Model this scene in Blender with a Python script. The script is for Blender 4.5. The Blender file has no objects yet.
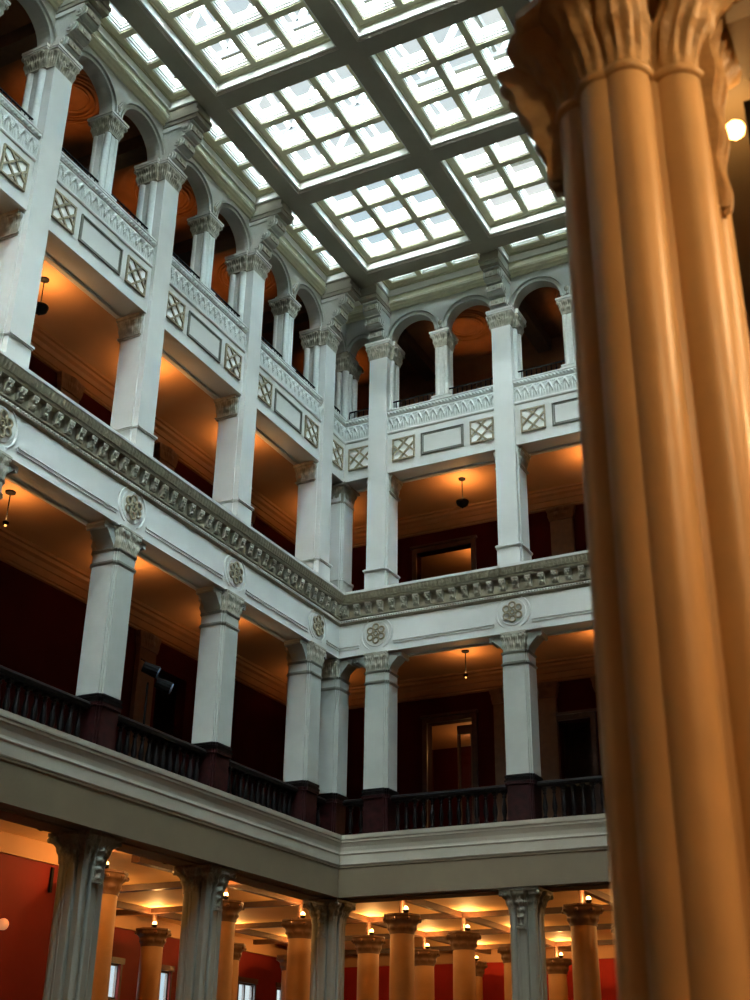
import bpy, bmesh, math, random
from mathutils import Vector, Matrix
R = math.radians
PI = math.pi
rnd = random.Random(7)
S = bpy.context.scene
COL = S.collection

# ------------------------------------------------------------------ camera, world, exposure
cam = bpy.data.cameras.new('camera')
camo = bpy.data.objects.new('camera', cam)
COL.objects.link(camo)
S.camera = camo
YAW, PITCH, ROLL, FPX = 0.4767, 0.4514, 0.0152, 1228.2
fw = Vector((-math.sin(YAW) * math.cos(PITCH), math.cos(YAW) * math.cos(PITCH), math.sin(PITCH)))
rt0 = Vector((math.cos(YAW), math.sin(YAW), 0))
up0 = rt0.cross(fw)
rt = rt0 * math.cos(ROLL) + up0 * math.sin(ROLL)
up = up0 * math.cos(ROLL) - rt0 * math.sin(ROLL)
M = Matrix((rt, up, -fw)).transposed().to_4x4()
M.translation = Vector((12.6726, -22.8884, -8.7435))
camo.matrix_world = M
cam.sensor_fit = 'VERTICAL'
cam.sensor_height = 36
cam.lens = FPX / 1000 * 36
cam.clip_start = 0.05
cam.clip_end = 400
cam.dof.use_dof = True
cam.dof.focus_distance = 27
cam.dof.aperture_fstop = 2.8

SKY = 160.0
world = bpy.data.worlds.new('sky')
S.world = world
world.use_nodes = True
nt = world.node_tree
bg = nt.nodes['Background']
tc = nt.nodes.new('ShaderNodeTexCoord')
nz = nt.nodes.new('ShaderNodeTexNoise')
nz.inputs['Scale'].default_value = 2.2
nz.inputs['Detail'].default_value = 5
cr = nt.nodes.new('ShaderNodeValToRGB')
cr.color_ramp.elements[0].position = 0.38
cr.color_ramp.elements[0].color = (0.45, 0.72, 0.86, 1)
cr.color_ramp.elements[1].position = 0.56
cr.color_ramp.elements[1].color = (1.0, 1.0, 0.93, 1)
nt.links.new(tc.outputs['Generated'], nz.inputs['Vector'])
nt.links.new(nz.outputs['Fac'], cr.inputs['Fac'])
nt.links.new(cr.outputs['Color'], bg.inputs['Color'])
# bright sky on the sun's side, behind the viewer; dimmer and bluer ahead
dt = nt.nodes.new('ShaderNodeVectorMath')
dt.operation = 'DOT_PRODUCT'
dt.inputs[1].default_value = Vector((0.50, -0.60, 0.20)).normalized()
nt.links.new(tc.outputs['Generated'], dt.inputs[0])
m0 = nt.nodes.new('ShaderNodeMath')
m0.operation = 'MAXIMUM'
m0.inputs[1].default_value = 0.0
nt.links.new(dt.outputs['Value'], m0.inputs[0])
m1_ = nt.nodes.new('ShaderNodeMath')
m1_.operation = 'POWER'
m1_.inputs[1].default_value = 2.6
nt.links.new(m0.outputs[0], m1_.inputs[0])
m2_ = nt.nodes.new('ShaderNodeMath')
m2_.operation = 'MULTIPLY_ADD'
m2_.inputs[1].default_value = SKY
m2_.inputs[2].default_value = 0.95
nt.links.new(m1_.outputs[0], m2_.inputs[0])
nt.links.new(m2_.outputs[0], bg.inputs['Strength'])

S.view_settings.view_transform = 'Standard'
S.view_settings.look = 'None'
S.view_settings.gamma = 1
S.view_settings.use_curve_mapping = False
S.view_settings.exposure = 0.0
S.cycles.use_denoising = True
S.cycles.max_bounces = 8
S.cycles.diffuse_bounces = 5
S.cycles.transparent_max_bounces = 12
S.cycles.sample_clamp_indirect = 6.0
S.cycles.use_light_tree = True


# ------------------------------------------------------------------ materials
def mat(name, col, rough=0.6, noise=0.0, nscale=6.0, bump=0.0, bscale=40.0, metal=0.0, spec=0.5, col2=None):
    m = bpy.data.materials.new(name)
    m.use_nodes = True
    t = m.node_tree
    b = t.nodes['Principled BSDF']
    b.inputs['Roughness'].default_value = rough
    b.inputs['Metallic'].default_value = metal
    b.inputs['Specular IOR Level'].default_value = spec
    c = t.nodes.new('ShaderNodeTexCoord')
    n = t.nodes.new('ShaderNodeTexNoise')
    n.inputs['Scale'].default_value = nscale
    n.inputs['Detail'].default_value = 5
    t.links.new(c.outputs['Object'], n.inputs['Vector'])
    rp = t.nodes.new('ShaderNodeValToRGB')
    k = noise
    lo = tuple(x * (1 - k) for x in col) if col2 is None else col2
    hi = tuple(min(1, x * (1 + k * 0.6)) for x in col) if col2 is None else col
    rp.color_ramp.elements[0].position = 0.35
    rp.color_ramp.elements[1].position = 0.65
    rp.color_ramp.elements[0].color = (*lo, 1)
    rp.color_ramp.elements[1].color = (*hi, 1)
    t.links.new(n.outputs['Fac'], rp.inputs['Fac'])
    t.links.new(rp.outputs['Color'], b.inputs['Base Color'])
    if bump:
        n2 = t.nodes.new('ShaderNodeTexNoise')
        n2.inputs['Scale'].default_value = bscale
        n2.inputs['Detail'].default_value = 4
        bp = t.nodes.new('ShaderNodeBump')
        bp.inputs['Strength'].default_value = bump
        bp.inputs['Distance'].default_value = 0.02
        t.links.new(c.outputs['Object'], n2.inputs['Vector'])
        t.links.new(n2.outputs['Fac'], bp.inputs['Height'])
        t.links.new(bp.outputs['Normal'], b.inputs['Normal'])
    return m


def emit(name, col, s):
    m = bpy.data.materials.new(name)
    m.use_nodes = True
    b = m.node_tree.nodes['Principled BSDF']
    b.inputs['Base Color'].default_value = (*col, 1)
    b.inputs['Emission Color'].default_value = (*col, 1)
    b.inputs['Emission Strength'].default_value = s
    return m


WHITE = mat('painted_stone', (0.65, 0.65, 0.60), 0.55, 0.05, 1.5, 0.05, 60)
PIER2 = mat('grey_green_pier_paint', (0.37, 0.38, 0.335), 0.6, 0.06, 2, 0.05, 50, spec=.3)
CARVE = mat('carved_stone', (0.36, 0.34, 0.26), 0.6, 0.22, 9, 0.3, 45)
CARVEW = mat('carved_light_stone', (0.60, 0.62, 0.57), 0.6, 0.06, 20, 0.1, 60)
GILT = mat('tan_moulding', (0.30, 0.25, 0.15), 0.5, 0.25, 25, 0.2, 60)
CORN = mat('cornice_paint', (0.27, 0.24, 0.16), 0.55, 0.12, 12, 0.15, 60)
CREAM = mat('cream_ceiling_paint', (0.84, 0.81, 0.58), 0.6, 0.08, 3, 0.05, 50)
BEAM = mat('beam_paint', (0.31, 0.28, 0.21), 0.6, 0.06, 2, 0.05, 50)
SASH = mat('white_sash', (0.90, 0.90, 0.86), 0.5, 0.03, 4)
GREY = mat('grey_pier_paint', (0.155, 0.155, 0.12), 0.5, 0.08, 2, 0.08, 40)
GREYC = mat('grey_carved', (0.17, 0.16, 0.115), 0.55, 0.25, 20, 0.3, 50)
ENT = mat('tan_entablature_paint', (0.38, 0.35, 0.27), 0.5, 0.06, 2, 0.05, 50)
TAN = mat('tan_pier_paint', (0.57, 0.40, 0.20), 0.38, 0.08, 3, 0.05, 30)
TANC = mat('tan_carved', (0.48, 0.33, 0.16), 0.45, 0.15, 14, 0.3, 40)
COLM = mat('orange_brown_column_paint', (0.44, 0.24, 0.09), 0.45, 0.08, 3)
MARB = mat('dark_red_marble', (0.030, 0.007, 0.007), 0.4, 0, 9, 0.0, 40, spec=.2, col2=(0.010, 0.003, 0.003))
BLACK = mat('black_marble', (0.005, 0.004, 0.004), 0.45, 0.5, 10, spec=.12)
IRON = mat('black_iron', (0.008, 0.008, 0.008), 0.55, 0.2, 10, spec=.05)
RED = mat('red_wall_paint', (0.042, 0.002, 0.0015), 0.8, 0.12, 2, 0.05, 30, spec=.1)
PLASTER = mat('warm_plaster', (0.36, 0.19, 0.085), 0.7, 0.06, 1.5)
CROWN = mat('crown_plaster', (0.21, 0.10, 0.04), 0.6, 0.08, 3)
BROWN = mat('brown_pilaster', (0.11, 0.055, 0.025), 0.55, 0.15, 8)
WOOD = mat('dark_wood', (0.05, 0.022, 0.012), 0.4, 0.3, 8)
FLOORM = mat('stone_floor', (0.055, 0.042, 0.03), 0.45, 0.2, 2)
STEEL = mat('roof_steel', (0.30, 0.33, 0.34), 0.5, 0.1, 4, metal=0.2)
DARKST = mat('dark_roof_steel', (0.02, 0.022, 0.024), 0.5, 0.1, 4)
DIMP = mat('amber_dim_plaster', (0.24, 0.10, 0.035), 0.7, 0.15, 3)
REDF = mat('lamplit_far_red', (0.26, 0.010, 0.004), 0.7, 0.1, 2, spec=.2)  # far hall red brightened in colour, standing in for lamplight
REDH = mat('lamplit_hall_red', (0.12, 0.006, 0.003), 0.7, 0.1, 2, spec=.2)  # wall red raised in colour where too little lamplight reaches
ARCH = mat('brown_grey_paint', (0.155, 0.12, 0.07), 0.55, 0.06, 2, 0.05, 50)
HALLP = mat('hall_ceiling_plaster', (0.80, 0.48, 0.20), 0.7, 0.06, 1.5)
SHELL = mat('darkened_stone', (0.20, 0.20, 0.18), 0.7, 0.1, 1)  # pale wall stone darkened in colour to cut bounced light
BULB = emit('lit_bulb', (1.0, 0.50, 0.14), 14)
GLOBE = emit('dim_globe', (1.0, 0.45, 0.2), 0.35)
AMBER = emit('amber_lamp', (1.0, 0.42, 0.10), 3.0)

glass = bpy.data.materials.new('clear_glass')
glass.use_nodes = True
t = glass.node_tree
t.nodes.clear()
o_ = t.nodes.new('ShaderNodeOutputMaterial')
tr = t.nodes.new('ShaderNodeBsdfTransparent')
tr.inputs['Color'].default_value = (0.95, 0.98, 1.0, 1)
gl = t.nodes.new('ShaderNodeBsdfGlossy')
gl.inputs['Roughness'].default_value = 0.05
mx = t.nodes.new('ShaderNodeMixShader')
mx.inputs[0].default_value = 0.05
td = t.nodes.new('ShaderNodeBsdfTranslucent')
td.inputs['Color'].default_value = (.95, 1, 1, 1)
m2 = t.nodes.new('ShaderNodeMixShader')
m2.inputs[0].default_value = 0.0
t.links.new(tr.outputs[0], m2.inputs[1])
t.links.new(td.outputs[0], m2.inputs[2])
t.links.new(m2.outputs[0], mx.inputs[1])
t.links.new(gl.outputs[0], mx.inputs[2])
t.links.new(mx.outputs[0], o_.inputs[0])
GLASS = glass


# ------------------------------------------------------------------ mesh builder
class MB:
    def __init__(s):
        s.v = []
        s.f = []

    def add(s, vs, fs):
        n = len(s.v)
        s.v += [tuple(p) for p in vs]
        s.f += [tuple(i + n for i in f) for f in fs]
        return s

    def box(s, x0, x1, y0, y1, z0, z1):
        vs = [(x, y, z) for z in (z0, z1) for y in (y0, y1) for x in (x0, x1)]
        return s.add(vs, [(0, 2, 3, 1), (4, 5, 7, 6), (0, 1, 5, 4), (2, 6, 7, 3), (0, 4, 6, 2), (1, 3, 7, 5)])

    def loft(s, rings, closed=True, caps=True):
        n = len(rings[0])
        vs = [p for r in rings for p in r]
        fs = []
        for i in range(len(rings) - 1):
            for j in range(n if closed else n - 1):
                a, b = i * n + j, i * n + (j + 1) % n
                fs.append((a, b, b + n, a + n))
        if caps:
            fs.append(tuple(range(n))[::-1])
            fs.append(tuple(range((len(rings) - 1) * n, len(rings) * n)))
        return s.add(vs, fs)

    def prism(s, poly, z0, z1):
        return s.loft([[(x, y, z0) for x, y in poly], [(x, y, z1) for x, y in poly]])

    def lathe(s, prof, c=(0, 0), n=16):
        return s.loft([[(c[0] + r * math.cos(2 * PI * k / n), c[1] + r * math.sin(2 * PI * k / n), z) for k in range(n)] for r, z in prof])

    def tube(s, p0, p1, r, n=8, r1=None):
        p0, p1 = Vector(p0), Vector(p1)
        d = (p1 - p0).normalized()
        a = d.orthogonal().normalized()
        b = d.cross(a)
        r1 = r if r1 is None else r1
        return s.loft([[p + (a * math.cos(2 * PI * k / n) + b * math.sin(2 * PI * k / n)) * q for k in range(n)] for p, q in ((p0, r), (p1, r1))])

    def bar(s, p0, p1, w, h, nrm):
        """square-section bar from p0 to p1, width w across, h along nrm"""
        p0, p1, nrm = Vector(p0), Vector(p1), Vector(nrm).normalized()
        d = (p1 - p0).normalized()
        a = d.cross(nrm) * (w / 2)
        b = nrm * (h / 2)
        return s.loft([[p + a + b, p - a + b, p - a - b, p + a - b] for p in (p0, p1)])

    def ball(s, c, r, n=8, sx=1, sy=1, sz=1):
        rings = []
        for i in range(1, n // 2 + 1):
            th = PI * i / (n // 2 + 1)
            rings.append([(c[0] + sx * r * math.sin(th) * math.cos(2 * PI * k / n), c[1] + sy * r * math.sin(th) * math.sin(2 * PI * k / n), c[2] + sz * r * math.cos(th)) for k in range(n)])
        return s.loft(rings)

    def torus(s, c, rx, rz, r, n=18, m=6, y=True):
        """ring lying in the local x-z plane"""
        rings = []
        for i in range(n + 1):
            t_ = 2 * PI * i / n
            ring = []
            for j in range(m):
                q = 2 * PI * j / m
                k = r * math.cos(q)
                ring.append((c[0] + (rx + k) * math.cos(t_), c[1] + r * math.sin(q), c[2] + (rz + k) * math.sin(t_)))
            rings.append(ring)
        return s.loft(rings, caps=False)

    def sheet(s, nu, nv, fn, back=None):
        vs = [fn(i / nu, j / nv) for j in range(nv + 1) for i in range(nu + 1)]
        fs = [(j * (nu + 1) + i, j * (nu + 1) + i + 1, (j + 1) * (nu + 1) + i + 1, (j + 1) * (nu + 1) + i) for j in range(nv) for i in range(nu)]
        return s.add(vs, fs)

    def build(s, name, m, parent=None, smooth=False, loc=None, rz=0.0, fix=True):
        me = bpy.data.meshes.new(name)
        me.from_pydata(s.v, [], s.f)
        if fix:
            bm = bmesh.new()
            bm.from_mesh(me)
            bmesh.ops.recalc_face_normals(bm, faces=bm.faces)
            bm.to_mesh(me)
            bm.free()
        me.materials.append(m)
        if smooth:
            me.shade_smooth()
            me.set_sharp_from_angle(angle=R(38))
        o = bpy.data.objects.new(name, me)
        COL.objects.link(o)
        if parent:
            o.parent = parent
        if loc:
            o.location = loc
        o.rotation_euler.z = rz
        return o


def tag(o, label=None, cat=None, group=None, kind=None):
    if label:
        o['label'] = label
    if cat:
        o['category'] = cat
    if group:
        o['group'] = group
    if kind:
        o['kind'] = kind
    return o


def empty(name, label=None, cat=None, group=None, loc=(0, 0, 0), rz=0):
    o = bpy.data.objects.new(name, None)
    o.empty_display_size = 0.1
    COL.objects.link(o)
    o.location = loc
    o.rotation_euler.z = rz
    return tag(o, label, cat, group)


def dup(o, loc=None, rz=None, label=None, group=None, parent=None):
    c = o.copy()
    COL.objects.link(c)
    if parent:
        c.parent = parent
    if loc is not None:
        c.location = loc
    if rz is not None:
        c.rotation_euler.z = rz
    if label:
        c['label'] = label
    if group:
        c['group'] = group
    for ch in o.children:
        dup(ch, parent=c)
    return c


# u runs along a wall from the atrium corner, v out of the wall into the atrium
W = 11.9
ROT = {'far': 0.0, 'left': R(90), 'right': R(-90)}


def P(side, u, v, z):
    if side == 'far':
        return (u, -v, z)
    if side == 'left':
        return (v, -u, z)
    return (W - v, -u, z)


class Proto:
    """builds a thing once, then copies it"""

    def __init__(s, fn):
        s.fn = fn
        s.src = None

    def put(s, side, u, v, z, label, group=None, extra_rz=0.0):
        loc, rz = P(side, u, v, z), ROT[side] + extra_rz
        if s.src is None:
            s.src = s.fn()
            s.src.location = loc
            s.src.rotation_euler.z = rz
            s.src['label'] = label
            if group:
                s.src['group'] = group
            return s.src
        return dup(s.src, loc, rz, label, group)


AF, BF, AL, BL = 0.9403, 3.215, 0.9947, 3.3
LEN = {'far': W, 'left': 22.4, 'right': 22.4}


def U(side, k):
    return AF + BF * k if side == 'far' else AL + BL * k


def run(mb, side, prof, u1=None, u0=None):
    """extrudes a closed (v, z) profile along a wall, mitred at the corner unless u0 is given"""
    u1 = LEN[side] if u1 is None else u1
    a = [P(side, v if u0 is None else u0, v, z) for v, z in prof]
    b = [P(side, u1, v, z) for v, z in prof]
    return mb.loft([a, b])


def relief(mb, side, v0, z0, z1, fn, u1, nz, du, u0=None):
    us = v0 if u0 is None else u0
    n = max(2, int((u1 - us) / du))

    def q(i, j):
        u = us + (u1 - us) * i
        z = z0 + (z1 - z0) * j
        return P(side, u, v0 + fn(u, j), z)
    return mb.sheet(n, nz, q)


def resample(poly, n):
    L = []
    tot = 0
    for i in range(len(poly)):
        a, b = poly[i], poly[(i + 1) % len(poly)]
        d = math.dist(a, b)
        L.append((tot, d, a, b))
        tot += d
    out = []
    for k in range(n):
        s_ = tot * k / n
        for st, d, a, b in L:
            if st <= s_ <= st + d + 1e-9:
                f = (s_ - st) / d if d else 0
                out.append((a[0] + (b[0] - a[0]) * f, a[1] + (b[1] - a[1]) * f))
                break
    return out


def carve(mb, poly, z0, z1, flare, rel, nu=80, nz=10):
    """carved bell: outline pushed out by flare(s) plus relief rel(k/nu, s)"""
    pts = resample(poly, nu)
    cx = sum(p[0] for p in pts) / nu
    cy = sum(p[1] for p in pts) / nu
    rings = []
    for j in range(nz + 1):
        s_ = j / nz
        ring = []
        for i, (x, y) in enumerate(pts):
            dx, dy = x - cx, y - cy
            d = math.hypot(dx, dy)
            e = flare(s_) + rel(i / nu, s_)
            ring.append((x + dx / d * e, y + dy / d * e, z0 + (z1 - z0) * s_))
        rings.append(ring)
    return mb.loft(rings)


def sq(hx, hy=None, cx=0, cy=0):
    hy = hx if hy is None else hy
    return [(cx - hx, cy - hy), (cx + hx, cy - hy), (cx + hx, cy + hy), (cx - hx, cy + hy)]


def cross(c, a, r):
    """cruciform plan: core half c, arm half-width a, reach r"""
    return [(-a, -r), (a, -r), (a, -c), (c, -c), (c, -a), (r, -a), (r, a), (c, a), (c, c), (a, c), (a, r), (-a, r), (-a, c), (-c, c), (-c, a), (-r, a), (-r, -a), (-c, -a), (-c, -c), (-a, -c)]


def scale_poly(p, k):
    return [(x * k, y * k) for x, y in p]


def leafy(n, amp):
    def f(t_, s_):
        a = abs(math.sin(PI * n * t_)) ** 0.6
        b = abs(math.sin(PI * n * t_ + PI / 2)) ** 0.6
        return amp * (a * math.exp(-((s_ - 0.40) / 0.16) ** 2) * 1.0 + b * math.exp(-((s_ - 0.82) / 0.13) ** 2)) + amp * 0.25 * math.sin(2 * PI * n * 3 * t_) * math.sin(PI * s_)
    return f


ORD = ['first', 'second', 'third', 'fourth', 'fifth', 'sixth', 'seventh', 'eighth', 'ninth']
SIDEN = {'far': 'far wall', 'left': 'left wall', 'right': 'right wall'}
KS = {'far': range(0, 4), 'left': range(0, 5)}

# ------------------------------------------------------------------ heights
Z_L1F = -10.4
Z_E1B, Z_E1T = -5.17, -3.97      # first entablature (beam bottom / walking surface)
Z_E2T = 1.42                     # top of the bracketed cornice
Z_E3B, Z_E3T = 4.36, 6.03        # panelled frieze
Z_CEIL = 9.27                    # underside of skylight beams
DEPL, DEPF = 2.65, 3.1           # gallery depths

# ------------------------------------------------------------------ shell: floors, walls, gallery ceilings
def struct(name, mb, m, smooth=False, label=None):
    return tag(mb.build(name, m, smooth=smooth), label, None, None, 'structure')


def slabs():
    # first-floor hall floor
    struct('floor', MB().box(-8.6, 17, -30, 15.3, Z_L1F - 0.3, Z_L1F), FLOORM)
    # L1 ceiling, split around the atrium opening
    m = MB()
    m.box(-8.6, -0.62, -30, 15.3, -4.60, -4.55)
    m.box(-0.62, 17, 0.62, 15.3, -4.60, -4.55)
    m.box(W + 0.62, 17, -30, 0.62, -4.60, -4.55)
    m.box(-0.62, W + 0.62, -30, -23.0, -4.60, -4.55)
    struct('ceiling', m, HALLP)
    # second gallery floor
    m = MB()
    for z0, z1, nm, ma in ((-4.55, Z_E1T - 0.02, 'floor', FLOORM), (0.6, Z_E2T - 0.06, 'floor', FLOORM), (4.75, 6.0, 'floor', FLOORM)):
        m = MB()
        m.box(-DEPL - .3, -0.55, -22.6, DEPF + .3, z0, z1)
        m.box(-0.55, W + .3, 0.55, DEPF + .3, z0, z1)
        struct(nm, m, ma)
    # gallery ceilings, each with a stepped plaster crown
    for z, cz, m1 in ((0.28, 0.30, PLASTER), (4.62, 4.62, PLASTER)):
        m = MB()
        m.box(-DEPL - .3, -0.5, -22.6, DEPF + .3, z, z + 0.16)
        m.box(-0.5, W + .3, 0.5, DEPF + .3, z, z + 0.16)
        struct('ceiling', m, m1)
        pr = [(0, z), (0.28, z), (0.27, z - .05), (0.22, z - .06), (0.20, z - .12), (0.14, z - .16), (0.10, z - .24), (0.07, z - .25), (0.05, z - .38), (0.03, z - .40), (0.03, z - .44), (0, z - .46)]
        m = MB()
        a = [(-DEPL + v, DEPF - v, zz) for v, zz in pr]
        m.loft([[(-DEPL + v, -22.4, zz) for v, zz in pr], a])
        m.loft([a, [(W, DEPF - v, zz) for v, zz in pr]])
        struct('trim_1' if z < 1 else 'trim_2', m, CROWN)
    # roof over top gallery: vaulted bays with ringed plaster medallions sit under it
    m = MB()
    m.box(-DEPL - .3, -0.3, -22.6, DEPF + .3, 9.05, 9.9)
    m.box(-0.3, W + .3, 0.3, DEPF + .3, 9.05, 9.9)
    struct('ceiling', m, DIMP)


slabs()


def back_walls():
    # left back wall, one plane from the second gallery up, with dark doorways
    def wall_with_holes(name, axis, pos, thick, lo, hi, z0, z1, holes, ma):
        m = MB()
        cur = lo

        def bx(a, b, c, d):
            if b - a < 1e-4 or d - c < 1e-4:
                return
            if axis == 'x':
                m.box(pos - thick, pos, a, b, c, d)
            else:
                m.box(a, b, pos, pos + thick, c, d)
        for h0, h1, hb, ht in sorted(holes):
            bx(cur, h0, z0, z1)
            bx(h0, h1, z0, hb)
            bx(h0, h1, ht, z1)
            cur = h1
        bx(cur, hi, z0, z1)
        return struct(name, m, ma)
    L2h = [(-3.0, -1.95, -3.97, -0.75), (-10.9, -9.6, -3.97, -1.0)]
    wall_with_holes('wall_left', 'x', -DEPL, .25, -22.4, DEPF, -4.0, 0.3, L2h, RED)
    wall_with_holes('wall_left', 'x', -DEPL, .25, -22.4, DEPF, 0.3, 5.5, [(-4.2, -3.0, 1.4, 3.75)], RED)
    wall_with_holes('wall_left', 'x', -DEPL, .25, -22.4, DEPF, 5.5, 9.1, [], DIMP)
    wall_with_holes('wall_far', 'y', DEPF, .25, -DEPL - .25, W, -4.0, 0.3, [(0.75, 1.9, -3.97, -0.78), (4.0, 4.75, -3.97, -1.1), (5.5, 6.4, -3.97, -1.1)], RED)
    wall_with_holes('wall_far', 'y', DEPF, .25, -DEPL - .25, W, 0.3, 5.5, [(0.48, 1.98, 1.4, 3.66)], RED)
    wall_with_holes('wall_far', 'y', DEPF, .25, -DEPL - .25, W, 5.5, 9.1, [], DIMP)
    # L1 hall walls
    win = [(3.1, 3.95, -6.68, -5.78), (5.28, 6.15, -6.68, -5.78), (7.45, 8.3, -6.68, -5.78), (9.55, 10.5, -6.68, -5.78), (11.7, 12.6, -6.68, -5.78)]
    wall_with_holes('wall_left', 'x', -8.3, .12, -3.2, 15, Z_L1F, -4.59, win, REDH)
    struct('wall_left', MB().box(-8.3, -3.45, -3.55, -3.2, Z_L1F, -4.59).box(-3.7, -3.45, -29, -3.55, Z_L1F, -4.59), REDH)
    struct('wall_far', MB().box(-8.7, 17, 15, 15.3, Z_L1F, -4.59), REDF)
    struct('wall_right', MB().box(16, 16.3, -30, 15.3, Z_L1F, -4.59), PLASTER)
    struct('wall_near', MB().box(-3.7, 16.3, -28.3, -28, Z_L1F, -4.59), PLASTER)
    # plaster band above the red paint
    struct('trim_3', MB().box(-3.45, -3.38, -28, -3.2, -4.95, -4.6).box(-8.3, -8.2, -3.2, 15, -4.96, -4.6).box(-8.3, 16, 14.9, 15, -4.97, -4.6), PLASTER)
    # upper atrium walls on the two sides behind the viewer
    struct('wall_right', MB().box(W + .05, W + .35, -22.6, 0.1, -4.0, 9.9).box(W + .05, W + .35, 0.1, DEPF + .3, -4.6, 9.9), SHELL)
    struct('wall_near', MB().box(-3.2, W + .70, -23.1, -22.4, -4.58, 9.9), SHELL)
    # rooms seen through the doorways
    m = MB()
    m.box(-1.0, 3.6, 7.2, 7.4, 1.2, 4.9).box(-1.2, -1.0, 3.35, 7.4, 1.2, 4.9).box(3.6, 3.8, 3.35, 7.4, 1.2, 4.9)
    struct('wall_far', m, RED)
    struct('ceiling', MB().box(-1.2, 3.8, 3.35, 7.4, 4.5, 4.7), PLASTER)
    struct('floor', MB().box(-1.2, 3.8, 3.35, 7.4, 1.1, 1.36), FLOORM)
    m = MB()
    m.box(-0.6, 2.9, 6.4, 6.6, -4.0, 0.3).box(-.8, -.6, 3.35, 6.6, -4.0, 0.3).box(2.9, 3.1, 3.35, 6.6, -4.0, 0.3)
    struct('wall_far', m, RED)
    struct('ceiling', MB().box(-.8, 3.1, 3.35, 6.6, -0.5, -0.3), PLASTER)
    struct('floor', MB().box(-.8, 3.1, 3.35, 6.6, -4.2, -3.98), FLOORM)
    for a in ((-DEPL - 1.6, -DEPL - .25, -3.6, -1.4, -4.0, 0.3), (-DEPL - 1.6, -DEPL - .25, -11.4, -9.1, -4.0, 0.3), (-DEPL - 1.6, -DEPL - .25, -4.9, -2.3, 1.2, 4.5)):
        x0, x1, y0, y1, z0, z1 = a
        struct('wall_left', MB().box(x0 - .1, x0, y0, y1, z0, z1).box(x0, x1, y0 - .1, y0, z0, z1).box(x0, x1, y1, y1 + .1, z0, z1).box(x0, x1, y0, y1, z1, z1 + .1).box(x0, x1, y0, y1, z0 - .1, z0), WOOD)
    for a in ((3.8, 4.9), (5.3, 6.6)):
        struct('wall_far', MB().box(a[0], a[1], 4.3, 4.4, -4, -.5).box(a[0] - .1, a[0], 3.35, 4.4, -4, -.5).box(a[1], a[1] + .1, 3.35, 4.4, -4, -.5).box(a[0], a[1], 3.35, 4.4, -.5, -.4), WOOD)


back_walls()


# windows of the hall below
def hall_window():
    o = empty('window_1')
    o['kind'] = 'structure'
    f = MB()
    w, h = 0.875, 0.84
    f.box(-.16, .02, -.07, 0, -.07, h + .12).box(-.16, .02, w, w + .07, -.07, h + .12).box(-.16, .06, -.1, w + .1, h, h + .14).box(-.16, .02, 0, w, -.07, 0)
    f.box(-.14, -.06, 0, .05, 0, h).box(-.14, -.06, w - .05, w, 0, h).box(-.14, -.06, w / 2 - .03, w / 2 + .03, 0, h).box(-.14, -.06, 0, w, h - .05, h).box(-.14, -.06, 0, w, 0, .05)
    f.build('window_frame', WOOD, o)
    MB().box(-.11, -.10, .04, w - .04, .04, h - .04).build('pane', GLASS, o)
    return o


w0 = hall_window()
for i, y in enumerate((3.1, 5.28, 7.45, 9.55, 11.7)):
    c = w0 if i == 0 else dup(w0)
    c.name = 'window_%d' % (i + 1)
    c.location = (-8.3 - .02, y, -6.65)


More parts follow.
